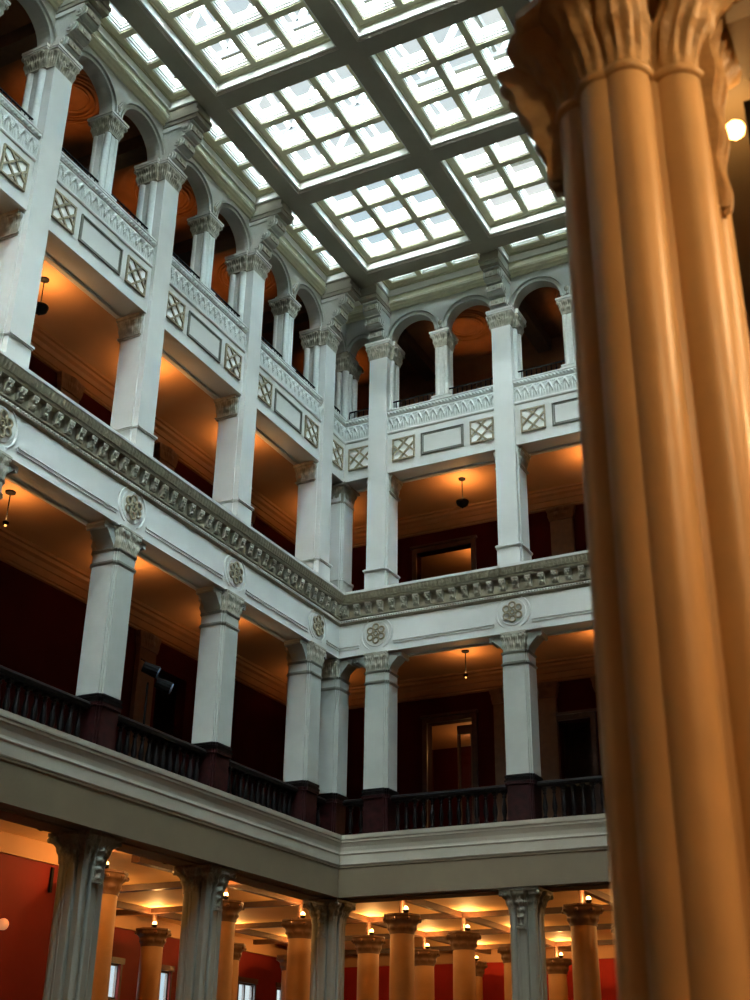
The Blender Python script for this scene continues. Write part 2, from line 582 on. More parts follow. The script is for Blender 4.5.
# ------------------------------------------------------------------ entablatures
def entablatures():
    for side in ('far', 'left', 'right'):
        u1 = LEN[side]
        sn = {'far': 'far wall', 'left': 'left wall', 'right': 'right side'}[side]
        root = empty('entablature', 'plain tan lower entablature with stepped cornice above the hall piers, ' + sn, 'entablature', 'lower entablatures')
        if side == 'right':
            root['label'] = 'lower entablature overhead on the right, behind the tan clustered pier'
        a = MB()
        vf = 0.30
        if side == 'right':
            vf = 0.04
        prof = [(vf, Z_E1B), (vf, -4.62), (vf + .02, -4.6), (vf + .02, -4.57), (-.62, -4.57), (-.62, Z_E1B + .02), (-.55, Z_E1B), (-.1, Z_E1B), (-.1, Z_E1B + .03), (vf - .1, Z_E1B + .03), (vf - .1, Z_E1B)]
        u0 = None if side != 'right' else 0.6
        run(a, side, prof, u1, u0)
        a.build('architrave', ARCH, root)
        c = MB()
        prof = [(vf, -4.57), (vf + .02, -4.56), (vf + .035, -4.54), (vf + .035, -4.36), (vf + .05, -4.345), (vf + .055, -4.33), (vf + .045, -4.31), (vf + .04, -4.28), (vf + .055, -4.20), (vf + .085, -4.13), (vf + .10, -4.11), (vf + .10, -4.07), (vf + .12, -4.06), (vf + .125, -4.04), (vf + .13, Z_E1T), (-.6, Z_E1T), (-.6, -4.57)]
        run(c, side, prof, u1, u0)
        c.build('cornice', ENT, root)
    for side in ('far', 'left'):
        u1 = LEN[side]
        root = empty('entablature', 'pale grey entablature with round rosettes under a bracketed cornice, ' + SIDEN[side], 'entablature', 'middle entablatures')
        a = MB()
        prof = [(0, 0), (0, .76), (-.56, .76), (-.56, 0), (-.5, -.0), (-.48, .03), (-.08, .03), (-.06, 0)]
        run(a, side, prof, u1)
        a.build('architrave', WHITE, root)
        b = MB()
        run(b, side, [(0, .74), (.02, .76), (.055, .78), (.055, .795), (.02, .80), (.02, .86), (.08, .87), (.085, .90), (.05, .915), (.05, 1.16), (.17, 1.17), (.185, 1.20), (.17, 1.215), (.175, 1.24), (.20, 1.25), (.225, 1.30), (.235, 1.36), (.25, 1.37), (.255, Z_E2T), (-.56, Z_E2T), (-.56, .74)], u1)
        b.build('cornice', CORN, root, smooth=False)
        b = MB()
        run(b, side, [(.2, 1.375), (.262, 1.38), (.266, 1.43), (.2, 1.44), (.1, 1.43)], u1)
        b.build('cornice_edge', WHITE, root)
        d = MB()
        ue = min(u1, 15.5)
        relief(d, side, .022, .795, .865, lambda u, j: .055 * max(0, math.sin(PI * j)) * (0.35 + 0.65 * abs(math.sin(PI * u / .062)) ** .7), ue, 4, .0104)
        d.build('beading', SASH, root)
        d = MB()
        relief(d, side, .17, 1.235, 1.37, lambda u, j: .03 + .05 * j + .012 * math.sin(PI * j) * math.sin(2 * PI * u / .09), ue, 3, .018)
        d.build('cyma_leaves', CORN, root)
        # carved modillions, one every 29 cm
        mb = MB()
        mb.loft([[(x, y, z) for x, y in ((-.065, -.0), (.065, -.0), (.065, yy), (-.065, yy))] for z, yy in ((.0, -.045), (.03, -.065), (.10, -.075), (.17, -.10), (.20, -.115), (.235, -.115))])
        mb.ball((0, -.075, .05), .035, 6).ball((-.035, -.10, .16), .028, 6).ball((.035, -.10, .16), .028, 6).ball((0, -.105, .11), .024, 6)
        src = None
        u = 0.2
        k = 0
        while u < min(u1, 13.9):
            loc = P(side, u, .05, .925)
            if src is None:
                src = mb.build('modillion', CARVE, root)
                src.location = loc
                src.rotation_euler.z = ROT[side]
            else:
                dup(src, loc, ROT[side], parent=root)
            u += .291
            k += 1
            if k >= 98:
                break
        # groove mouldings between the rosettes and the rosettes themselves
        for k in KS[side]:
            ua = U(side, k) + .42
            ub = U(side, k + 1) - .42
            if ub > u1:
                ub = u1
            if k == KS[side][0]:
                g = MB()
                g.bar(P(side, .0 + .02, .004, .205), P(side, U(side, 0) - .42 + .0, .004, .205), .10, .006, P(side, 0, 1, 0) if side != 'far' else (0, -1, 0))
            g = MB()
            for z0_, z1_, vv in ((.160, .180, .020), (.215, .245, .028), (.18, .215, .006)):
                g.loft([[P(side, uu, v, z) for v, z in ((-.01, z0_), (vv, z0_), (vv, z1_), (-.01, z1_))] for uu in (ua, ub)])
            g.build('groove_moulding', WHITE, root)
        g = MB()
        for z0_, z1_, vv in ((.160, .180, .020), (.215, .245, .028), (.18, .215, .006)):
            g.loft([[P(side, uu if n else v, v, z) for v, z in ((-.01, z0_), (vv, z0_), (vv, z1_), (-.01, z1_))] for n, uu in enumerate((0, U(side, 0) - .42))])
        g.build('groove_moulding', WHITE, root)
    for side in ('far', 'left'):
        u1 = LEN[side]
        root = empty('entablature', 'white panelled frieze with lattice squares and leaf band, ' + SIDEN[side], 'entablature', 'panelled friezes')
        a = MB()
        run(a, side, [(.03, Z_E3B), (.03, 5.38), (.05, 5.39), (.06, 5.42), (.05, 5.45), (.03, 5.46), (.03, 5.46), (.03, 5.86), (.05, 5.87), (.06, 5.90), (.06, 5.99), (.075, 6.0), (.075, Z_E3T), (-.6, Z_E3T), (-.6, Z_E3B), (-.5, Z_E3B), (-.48, Z_E3B + .03), (-.05, Z_E3B + .03), (-.03, Z_E3B)], u1)
        a.build('frieze', WHITE, root)
        d = MB()
        ue = min(u1, 15.5)

        def leaf(u, j):
            w = .19
            q = (u / w) % 1.0
            arch = abs(math.sin(PI * q))
            s1 = math.exp(-((j - .25 - .5 * arch) / .10) ** 2)
            vein = .5 + .5 * math.cos(6 * PI * q)
            return .002 + .038 * s1 + .022 * vein * math.exp(-((j - .35) / .22) ** 2) * arch + .012 * math.exp(-((j - .9) / .06) ** 2) * (0.4 + .6 * abs(math.sin(2 * PI * u / .09)))
        relief(d, side, .03, 5.47, 5.86, leaf, ue, 16, .0152)
        d.build('leaf_band', CARVEW, root)
        d = MB()
        relief(d, side, .055, 5.885, 5.995, lambda u, j: .03 * math.sin(PI * j) * (.25 + .75 * abs(math.sin(PI * (u / .085 + j * .8)))), ue, 6, .0142)
        d.build('rope_moulding', CARVEW, root)


entablatures()


def rosette():
    o = empty('rosette', None, 'rosette')
    m = MB()
    r = .095
    for k in range(6):
        t_ = PI / 2 + k * PI / 3
        m.torus((.155 * math.cos(t_), -.035, .155 * math.sin(t_)), .068, .068, .022, 16, 6)
    m.torus((0, -.035, 0), .048, .048, .018, 12, 6)
    m.build('petal_rings', GILT, o, smooth=True)
    m = MB()
    # plain raised disc behind
    m.loft([[(rr * math.cos(2 * PI * k / 32), y, rr * math.sin(2 * PI * k / 32)) for k in range(32)] for rr, y in ((.30, .0), (.30, -.012), (.285, -.018), (.27, -.012))])
    m.build('disc', WHITE, o, smooth=True)
    m = MB()
    for s0, s1 in ((-62, 62), (118, 242)):
        rings = []
        for k in range(15):
            t_ = R(s0 + (s1 - s0) * k / 14)
            if True:
                rr = .375
                th = .028 * math.sin(PI * k / 14) + .004
                rings.append([((rr + a) * math.cos(t_), b, (rr + a) * math.sin(t_)) for a, b in ((-th, .0), (-th * .5, -.022), (th * .5, -.022), (th, 0))])
        MB().loft(rings).build('rim', WHITE, o, smooth=True)
    return o


ro = Proto(rosette)
for side in ('far', 'left'):
    for k in KS[side]:
        lab = f'six-petalled rosette on the middle entablature, {ORD[k]} from the corner, {SIDEN[side]}'
        ro.put(side, U(side, k), 0, .44, lab, 'rosettes above the gallery piers')


# lattice squares and plain raised panels of the frieze
def lattice():
    o = empty('lattice_panel', None, 'lattice panel')
    h = .29
    m = MB()
    for a, b, c, d in ((-h, h, h - .035, h), (-h, h, -h, -h + .035), (-h, -h + .035, -h + .035, h - .035), (h - .035, h, -h + .035, h - .035)):
        m.box(a, b, -.04, .0, c, d)
    m.build('frame', GILT, o)
    m = MB()
    q = h - .03
    for s_ in (-1, 1):
        for off in (-.105, .105):
            # line x*s + z = off*1.414..., clipped to the square
            L = off * 1.414
            pts = []
            for x in (-q, q):
                z = (L - x * s_)
                if abs(z) <= q:
                    pts.append((x, z))
            for z in (-q, q):
                x = (L - z) * s_
                if abs(x) < q:
                    pts.append((x, z))
            if len(pts) >= 2:
                p0, p1 = pts[0], pts[1]
                m.bar((p0[0], -.022, p0[1]), (p1[0], -.022, p1[1]), .042, .034, (0, 1, 0))
                d_ = Vector((p1[0] - p0[0], 0, p1[1] - p0[1])).normalized()
    for x, z in ((.15, 0), (-.15, 0), (0, .15), (0, -.15)):
        m.ball((x, -.04, z), .03, 6, sy=.6)
    m.build('strapwork', GILT, o)
    m = MB().box(-h + .02, h - .02, -.012, 0, -h + .02, h - .02)
    m.build('backing', SASH, o)
    return o


def blank_panel(w):
    def f():
        o = empty('raised_panel', None, 'panel')
        hx, hz = w / 2, .285
        m = MB()
        for i, (t_, d) in enumerate(((.028, .030), (.055, .014))):
            x0, z0 = hx - (0 if i == 0 else .04), hz - (0 if i == 0 else .04)
            m.box(-x0, x0, -d, 0, z0 - .026, z0).box(-x0, x0, -d, 0, -z0, -z0 + .026).box(-x0, -x0 + .026, -d, 0, -z0 + .026, z0 - .026).box(x0 - .026, x0, -d, 0, -z0 + .026, z0 - .026)
        m.build('moulding', GREY, o)
        MB().box(-hx + .05, hx - .05, -.010, 0, -hz + .05, hz - .05).build('field', WHITE, o)
        return o
    return f


la = Proto(lattice)
bp_ = {'far': Proto(blank_panel(1.08)), 'left': Proto(blank_panel(1.16))}
for side in ('far', 'left'):
    la.put(side, .44 if side == 'far' else .46, .03, 4.92, f'brown strapwork lattice square tucked in the corner on the {SIDEN[side]} frieze', 'lattice squares of the upper frieze')
    for k in KS[side]:
        a, b = U(side, k), U(side, k + 1)
        la.put(side, a + .67, .03, 4.92, f'brown lattice square just past the {ORD[k]} tall pilaster from the corner, {SIDEN[side]}', 'lattice squares of the upper frieze')
        if b > LEN[side]:
            continue
        la.put(side, b - .57, .03, 4.92, f'brown lattice square just before the {ORD[k + 1]} tall pilaster from the corner, {SIDEN[side]}', 'lattice squares of the upper frieze')
        bp_[side].put(side, (a + b) / 2 + .05, .03, 4.92, f'plain raised frieze panel between lattice squares, {ORD[k]} bay from the corner, {SIDEN[side]}', 'plain panels of the upper frieze')


# ------------------------------------------------------------------ second gallery piers
def l2_pier():
    o = empty('gallery_pier', None, 'pier')
    C = cross(.252, .222, .285)
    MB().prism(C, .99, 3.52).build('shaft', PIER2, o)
    m = MB()
    for z0, z1, k in ((3.255, 3.28, 1.03), (3.28, 3.31, 1.09), (3.31, 3.325, 1.04), (3.50, 3.525, 1.04), (3.525, 3.55, 1.09)):
        m.prism(scale_poly(C, k), z0, z1)
    m.build('necking', GREY, o)
    m = MB()
    carve(m, sq(.23, .29), 3.54, 3.90, lambda s_: .012 + .05 * s_ * s_, leafy(16, .03), 128, 16)
    for sx in (-1, 1):
        for sy in (-1, 1):
            m.ball((sx * .23, sy * .33, 3.86), .045, 8)
    m.box(-.27, .27, -.36, .36, 3.90, 3.935).box(-.28, .28, -.31, .36, 3.935, 3.975)
    m.build('capital', CARVE, o)
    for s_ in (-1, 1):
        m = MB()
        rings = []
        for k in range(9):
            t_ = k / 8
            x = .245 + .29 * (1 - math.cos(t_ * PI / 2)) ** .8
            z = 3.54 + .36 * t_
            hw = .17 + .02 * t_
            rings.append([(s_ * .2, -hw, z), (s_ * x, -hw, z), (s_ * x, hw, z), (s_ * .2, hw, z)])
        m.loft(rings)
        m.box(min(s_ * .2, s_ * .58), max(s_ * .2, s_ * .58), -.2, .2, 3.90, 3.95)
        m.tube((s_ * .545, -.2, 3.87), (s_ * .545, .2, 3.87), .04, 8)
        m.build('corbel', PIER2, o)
    m = MB()
    for z0, z1, k in ((.86, .90, 1.14), (.90, .94, 1.07), (.94, .99, 1.11)):
        m.prism(scale_poly(C, k), z0, z1)
    m.build('base', BLACK, o)
    m = MB()
    for z0, z1, k in ((0, .10, 1.10), (.10, .14, 1.03), (.14, .80, .98), (.80, .86, 1.10)):
        m.prism(scale_poly(C, k), z0, z1)
    m.build('pedestal', MARB, o)
    return o


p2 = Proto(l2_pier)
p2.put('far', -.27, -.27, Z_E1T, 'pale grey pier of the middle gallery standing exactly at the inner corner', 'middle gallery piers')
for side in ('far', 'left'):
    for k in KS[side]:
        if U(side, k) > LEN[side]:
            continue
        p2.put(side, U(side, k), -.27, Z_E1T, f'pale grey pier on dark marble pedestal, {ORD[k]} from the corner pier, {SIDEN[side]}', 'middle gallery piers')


# dark marble balustrades between the pedestals
def balustrade(w):
    def f():
        o = empty('balustrade', None, 'balustrade')
        h = w / 2
        m = MB()
        m.loft([[(x, y, z) for y, z in ((-.10, .74), (-.12, .77), (-.13, .80), (-.11, .84), (-.06, .865), (.06, .865), (.11, .84), (.13, .80), (.12, .77), (.10, .74))] for x in (-h, h)])
        m.build('handrail', BLACK, o)
        m = MB()
        m.box(-h, h, -.10, .10, 0, .07)
        m.loft([[(x, y, z) for y, z in ((-.12, .0), (-.12, .05), (-.08, .10), (.08, .10), (.12, .05), (.12, .0))] for x in (-h, h)])
        m.build('plinth', BLACK, o)
        n = max(2, round(w / .2))
        src = None
        for i in range(n):
            x = -h + w * (i + .5) / n
            if src is None:
                b = MB()
                b.box(-.05, .05, -.05, .05, .10, .15).box(-.045, .045, -.045, .045, .69, .74)
                b.lathe([(.04, .15), (.045, .17), (.03, .20), (.035, .24), (.055, .33), (.052, .40), (.032, .54), (.026, .60), (.04, .62), (.042, .64), (.03, .66), (.038, .69)], n=10)
                src = b.build('baluster', BLACK, o, smooth=True)
                src.location = (x, 0, 0)
            else:
                dup(src, (x, 0, 0), parent=o)
        return o
    return f


bal = {'far': Proto(balustrade(BF - .66)), 'left': Proto(balustrade(BL - .66))}
bc = Proto(balustrade(.50))
for side in ('far', 'left'):
    bc.put(side, .385 if side == 'far' else .38, -.25, Z_E1T, f'very short dark balustrade between corner pier and first pier, {SIDEN[side]}', 'dark marble balustrades')
    for k in KS[side]:
        c = (U(side, k) + U(side, k + 1)) / 2
        if U(side, k + 1) > LEN[side] + .3:
            continue
        bal[side].put(side, c, -.25, Z_E1T, f'black turned-baluster balustrade in the {ORD[k]} full bay from the corner, {SIDEN[side]}', 'dark marble balustrades')


# ------------------------------------------------------------------ third level: tall pilasters, small piers
def tall_pilaster():
    o = empty('tall_pilaster', None, 'pilaster')
    z0, zc = 0.0, 7.53 - Z_E2T
    m = MB()
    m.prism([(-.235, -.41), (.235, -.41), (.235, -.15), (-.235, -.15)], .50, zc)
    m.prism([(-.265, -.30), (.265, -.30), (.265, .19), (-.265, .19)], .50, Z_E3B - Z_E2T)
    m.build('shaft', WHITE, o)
    m = MB()
    C = [(-.26, -.43), (.26, -.43), (.26, -.32), (.285, -.32), (.285, .22), (-.285, .22), (-.285, -.32), (-.26, -.32)]
    m.prism(C, 0, .46)
    m.prism(scale_poly(C, 1.05), .46, .485)
    m.prism(scale_poly(C, 1.10), .485, .52)
    m.prism(scale_poly(C, 1.04), .52, .54)
    m.build('base', WHITE, o)
    # small inner capital under the frieze
    m = MB()
    carve(m, sq(.265, .23, 0, -.01), 2.50, 2.86, lambda s_: .01 + .06 * s_ ** 2, leafy(14, .028), 112, 12)
    m.prism(sq(.285, .25, 0, -.01), 2.44, 2.47).prism(sq(.31, .27, 0, -.01), 2.47, 2.50).box(-.35, .35, -.25, .29, 2.86, 2.93)
    m.build('inner_capital', CARVE, o)
    # upper clustered shafts flanking the arches
    zb, zt = Z_E3T - Z_E2T, zc
    m = MB()
    for sx in (-1, 1):
        m.lathe([(.085, zb + .12), (.085, zt)], (sx * .225, -.14), 12)
        m.lathe([(.085, zb + .12), (.085, zt)], (sx * .225, .12), 12)
    m.box(-.20, .20, -.17, .18, zb, zt).box(-.26, .26, -.07, .06, zb + .1, zt)
    m.build('upper_shafts', CARVEW, o, smooth=True)
    m = MB()
    m.box(-.31, .31, -.20, .22, zb, zb + .06).box(-.29, .29, -.19, .20, zb + .06, zb + .12)
    m.build('upper_base', CARVEW, o)
    m = MB()
    poly = [(-.25, -.41), (.25, -.41), (.26, -.25), (.31, -.25), (.31, .22), (-.31, .22), (-.31, -.25), (-.26, -.25)]
    carve(m, poly, zc, zc + .36, lambda s_: .0 + .07 * s_ ** 1.5, leafy(16, .035), 144, 14)
    for sx in (-1, 1):
        m.ball((sx * .27, -.44, zc + .31), .05, 8).ball((sx * .37, .24, zc + .31), .045, 8).ball((sx * .37, -.2, zc + .31), .045, 8)
    m.torus((0, -.445, zc + .22), .07, .07, .022, 14, 6)
    m.ball((0, -.45, zc + .22), .035, 8)
    m.build('capital', CARVE, o)
    m = MB()
    m.prism([(x * 1.27, y * 1.2) for x, y in poly], zc + .36, zc + .40)
    m.prism([(x * 1.31, y * 1.24) for x, y in poly], zc + .40, zc + .46)
    m.box(-.29, .29, -.12, .12, zc + .46, zc + .54)
    m.build('abacus', WHITE, o)
    return o


tp = Proto(tall_pilaster)
for side in ('far', 'left'):
    for k in KS[side]:
        if U(side, k) > LEN[side]:
            continue
        tp.put(side, U(side, k), -.30, Z_E2T, f'two-storey white pilaster with carved capital, {ORD[k]} from the corner, {SIDEN[side]}', 'two-storey pilasters')


def corner_l3():
    o = empty('corner_pier', 'white upper gallery pier with two capitals standing at the inner corner', 'pier')
    C = cross(.255, .22, .29)
    h = Z_E3B - Z_E2T
    MB().prism(C, .50, h).build('shaft', WHITE, o)
    m = MB().prism(scale_poly(C, 1.06), 0, .46).prism(scale_poly(C, 1.14), .46, .52)
    m.build('base', WHITE, o)
    m = MB()
    carve(m, sq(.26), 2.48, 2.86, lambda s_: .01 + .08 * s_ ** 2, leafy(14, .03), 112, 12)
    m.prism(scale_poly(C, 1.08), 2.44, 2.48).box(-.38, .38, -.38, .38, 2.86, 2.93)
    m.build('capital', CARVE, o)
    zb, zt = Z_E3T - Z_E2T, 7.50 - Z_E2T
    m = MB()
    for sx, sy in ((-1, -1), (1, -1), (1, 1), (-1, 1), (.2, -1.0), (1.0, -.2)):
        m.lathe([(.09, zb + .12), (.09, zt)], (sx * .23, sy * .23), 12)
    m.box(-.21, .21, -.21, .21, zb, zt)
    m.build('upper_shafts', CARVEW, o, smooth=True)
    m = MB().box(-.34, .34, -.34, .34, zb, zb + .06).box(-.31, .31, -.31, .31, zb + .06, zb + .12)
    m.build('upper_base', CARVEW, o)
    m = MB()
    carve(m, sq(.30), zt, zt + .36, lambda s_: .02 + .08 * s_ ** 1.5, leafy(14, .035), 128, 14)
    for sx in (-1, 1):
        for sy in (-1, 1):
            m.ball((sx * .38, sy * .38, zt + .31), .05, 8)
    m.box(-.38, .38, -.38, .38, zt + .36, zt + .42).box(-.30, .30, -.30, .30, zt + .42, zt + .57)
    m.build('upper_capital', CARVE, o)
    return o


c3 = corner_l3()
c3.location = (-.28, .28, Z_E2T)


# colonnettes of the arcade
def colonnette():
    o = empty('colonnette', None, 'column')
    zt = 1.50
    m = MB()
    for sx in (-1, 1):
        for sy in (-1, 1):
            m.lathe([(.066, .14), (.066, zt)], (sx * .105, sy * .13), 12)
    m.box(-.05, .05, -.18, .18, .1, zt).box(-.155, .155, -.07, .07, .1, zt)
    m.build('shaft', CARVEW, o, smooth=True)
    m = MB().box(-.25, .25, -.26, .26, 0, .06).box(-.22, .22, -.23, .23, .06, .10).box(-.235, .235, -.245, .245, .10, .14)
    m.build('base', CARVEW, o)
    m = MB()
    carve(m, sq(.165, .20), zt, zt + .34, lambda s_: .0 + .08 * s_ ** 1.6, leafy(12, .035), 96, 14)
    for sx in (-1, 1):
        for sy in (-1, 1):
            m.ball((sx * .22, sy * .25, zt + .30), .045, 8)
    m.build('capital', CARVE, o)
    m = MB().box(-.24, .24, -.28, .28, zt + .34, zt + .37).box(-.26, .26, -.30, .30, zt + .37, zt + .42).box(-.155, .155, -.16, .18, zt + .42, zt + .54)
    m.build('abacus', WHITE, o)
    return o


cn = Proto(colonnette)
for side in ('far', 'left'):
    for k in KS[side]:
        c = (U(side, k) + U(side, k + 1)) / 2
        if c > LEN[side]:
            continue
        cn.put(side, c, -.24, Z_E3T, f'short clustered colonnette between two arches, {ORD[k]} bay from the corner, {SIDEN[side]}', 'colonnettes of the arcade')

# ------------------------------------------------------------------ arcade wall (spandrels) with archivolts
SPR = 8.07
VF, VB = -.10, -.36


def arch_list(side):
    L = [((.06, U(side, 0) - .26))]
    for k in KS[side]:
        a, b = U(side, k), U(side, k + 1)
        c = (a + b) / 2
        L.append((a + .28, c - .16))
        L.append((c + .16, b - .28))
    return [x for x in L if x[1] < LEN[side] + .2]


def arcade():
    for side in ('far', 'left'):
        m = MB()
        top = 9.06
        L = arch_list(side)
        cur = -.0
        first = True
        for i, (a, b) in enumerate(L):
            c, r = (a + b) / 2, (b - a) / 2
            n = 20
            # pier strip before the arch
            pa = [(u, z) for u, z in ((cur, SPR), (a, SPR), (a, top), (cur, top))]
            m.loft([[P(side, u if not (first and u == cur) else v, v, z) for u, z in pa] for v in (VF, VB)])
            first = False
            zz = SPR + (.02 if r > .5 else .0)
            rise = r if r > .5 else r * 1.0
            for k in range(n):
                t0, t1 = PI - PI * k / n, PI - PI * (k + 1) / n
                q = [(c + r * math.cos(t0), zz + rise * math.sin(t0)), (c + r * math.cos(t1), zz + rise * math.sin(t1)), (c + r * math.cos(t1), top), (c + r * math.cos(t0), top)]
                m.loft([[P(side, u, v, z) for u, z in q] for v in (VF, VB)], caps=True)
            cur = b
        m.loft([[P(side, u, v, z) for u, z in ((cur, SPR), (LEN[side], SPR), (LEN[side], top), (cur, top))] for v in (VF, VB)])
        o = struct('wall_' + side, m, WHITE)
        # archivolts
        for i, (a, b) in enumerate(L):
            c, r = (a + b) / 2, (b - a) / 2
            m = MB()
            n = 26
            for rr0, rr1, v1 in ((-.0, .04, .055), (.04, .05, .01), (.05, .09, .04), (.09, .10, .015), (.10, .15, .085), (.15, .17, .05)):
                rings = []
                for k in range(n + 1):
                    t_ = PI * k / n
                    rings.append([P(side, c + (r + q) * math.cos(t_), v, SPR + (r + q) * math.sin(t_)) for q, v in ((rr0, VF - .01), (rr0, VF + v1), (rr1, VF + v1), (rr1, VF - .01))])
                m.loft(rings)
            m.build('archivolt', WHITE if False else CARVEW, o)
            if i % 2 == 1 and i + 1 < len(L):
                mm = MB()
                u = (b + L[i + 1][0]) / 2
                x, y, z = P(side, u, VF + .04, SPR + .14)
                mm.ball((x, y, z), .075, 10, sz=1.4)
                mm.ball((x, y, z - .10), .05, 8)
                mm.build('boss', CARVE, o)


arcade()


# scrolled brackets carrying the skylight beams
def bracket():
    o = empty('scroll_bracket', None, 'bracket')
    m = MB()
    hw = .20
    rings = []
    # side profile (out, z): back on the wall, front steps outward in three scrolls
    prof = [(-.25, 0)]
    for i in range(3):
        z0 = .02 + i * .295
        o0 = .10 + .17 * i
        for k in range(7):
            t_ = -PI / 2 + PI * k / 6
            prof.append((o0 + .02 + .125 * math.cos(t_) + .055 * (k / 6), z0 + .13 + .125 * math.sin(t_)))
        prof.append((o0 + .18, z0 + .265))
        prof.append((o0 + .18, z0 + .295))
    prof.append((.62, .92))
    prof.append((-.25, .92))
    m.loft([[(x, -a, z) for a, z in prof] for x in (-hw, hw)])
    m.build('console', CARVEW, o)
    for sx in (-1, 1):
        for i in range(3):
            m = MB()
            x0 = sx * (hw + .012)
            m.tube((sx * hw * .9, -(.12 + .17 * i), .15 + .295 * i), (x0 + sx * .012, -(.12 + .17 * i), .15 + .295 * i), .10, 14)
            m.tube((sx * hw * .9, -(.12 + .17 * i), .15 + .295 * i), (x0 + sx * .03, -(.12 + .17 * i), .15 + .295 * i), .045, 10)
            m.build('scroll', CARVEW, o, smooth=True)
    for i in range(3):
        m = MB()
        a, z = .10 + .17 * i + .09, .15 + .295 * i
        m.box(-hw + .04, hw - .04, -(a + .085), -(a), z - .07, z + .07)
        m.ball((0, -(a + .085), z), .05, 8, sy=.5)
        m.build('face_panel', CARVE, o)
    m = MB()
    m.box(-.235, .235, -.74, .25, .92, 1.02).box(-.25, .25, -.78, .25, 1.02, 1.10).box(-.235, .235, -.72, .25, 1.10, Z_CEIL - 7.99)
    m.build('top_block', BEAM, o)
    for sx in (-1, 1):
        x0, x1 = sorted((sx * .205, sx * .225))
        MB().box(x0, x1, -.55, .1, .80, .90).build('side_panel', WHITE, o)
    return o


br = Proto(bracket)
for side in ('far', 'left'):
    for k in KS[side]:
        if U(side, k) > LEN[side]:
            continue
        br.put(side, U(side, k), .0, 7.99, f'stepped scroll bracket under the skylight, {ORD[k]} from the corner, {SIDEN[side]}', 'scroll brackets under the skylight')


# low iron rails in the arches
def rail(w):
    def f():
        o = empty('iron_rail', None, 'railing')
        h = w / 2
        m = MB()
        m.box(-h, h, -.015, .015, .30, .325).box(-h, h, -.01, .01, .035, .05)
        m.build('rail', IRON, o)
        m = MB()
        n = int(w / .11)
        for i in range(n + 1):
            x = -h + w * i / n
            m.box(x - .008, x + .008, -.008, .008, 0, .305)
        m.build('bars', IRON, o)
        return o
    return f


for side in ('far', 'left'):
    prs = {}
    for i, (a, b) in enumerate(arch_list(side)):
        w = round(b - a + .02, 2)
        if w not in prs:
            prs[w] = Proto(rail(w))
        prs[w].put(side, (a + b) / 2, -.13, Z_E3T, f'low black iron rail in the {ORD[min(i, 8)]} arch from the corner, {SIDEN[side]}' if i < 9 else f'low black iron rail in the tenth arch from the corner, {SIDEN[side]}', 'iron rails in the arches')

# ------------------------------------------------------------------ skylight
GX = [AF + BF * k for k in range(4)]
GY = [AL + BL * k for k in range(7)]


def grid():
    m = MB()
    zt = 10.02

    def beam_x(x, y0, y1):
        h = .235
        pr = [(-h + .03, Z_CEIL), (-h + .03, Z_CEIL + .015), (-h + .015, Z_CEIL + .02), (-h + .015, Z_CEIL + .035), (-h, Z_CEIL + .045), (-h, zt), (h, zt), (h, Z_CEIL + .045), (h - .015, Z_CEIL + .035), (h - .015, Z_CEIL + .02), (h - .03, Z_CEIL + .015), (h - .03, Z_CEIL)]
        m.loft([[(x + a, y, z) for a, z in pr] for y in (y0, y1)])

    def beam_y(y, x0, x1):
        h = .235
        e = .002
        pr = [(-h + .03, Z_CEIL + e), (-h + .03, Z_CEIL + .015), (-h + .015, Z_CEIL + .02), (-h + .015, Z_CEIL + .035), (-h, Z_CEIL + .045), (-h, zt), (h, zt), (h, Z_CEIL + .045), (h - .015, Z_CEIL + .035), (h - .015, Z_CEIL + .02), (h - .03, Z_CEIL + .015), (h - .03, Z_CEIL + e)]
        m.loft([[(x, y + a, z) for a, z in pr] for x in (x0, x1)])
    for x in GX:
        beam_x(x, -22.4, .1)
    for y in GY:
        beam_y(-y, -.1, W + .1)
    o = struct('ceiling', m, BEAM)
    # moulded frame where the skylight meets the walls
    for side in ('far', 'left', 'right'):
        m = MB()
        pr = [(-.1, 8.98), (-.06, 8.98), (-.04, 9.02), (.0, 9.05), (.01, 9.08), (.04, 9.12), (.04, 9.15), (.05, 9.16), (.05, 9.2), (.02, 9.22), (.02, 9.9), (-.4, 9.9), (-.4, 9.0)]
        run(m, side, pr, LEN[side], None if side != 'right' else 0.0)
        struct({'far': 'trim_4', 'left': 'trim_5', 'right': 'trim_6'}[side], m, CREAM)


grid()


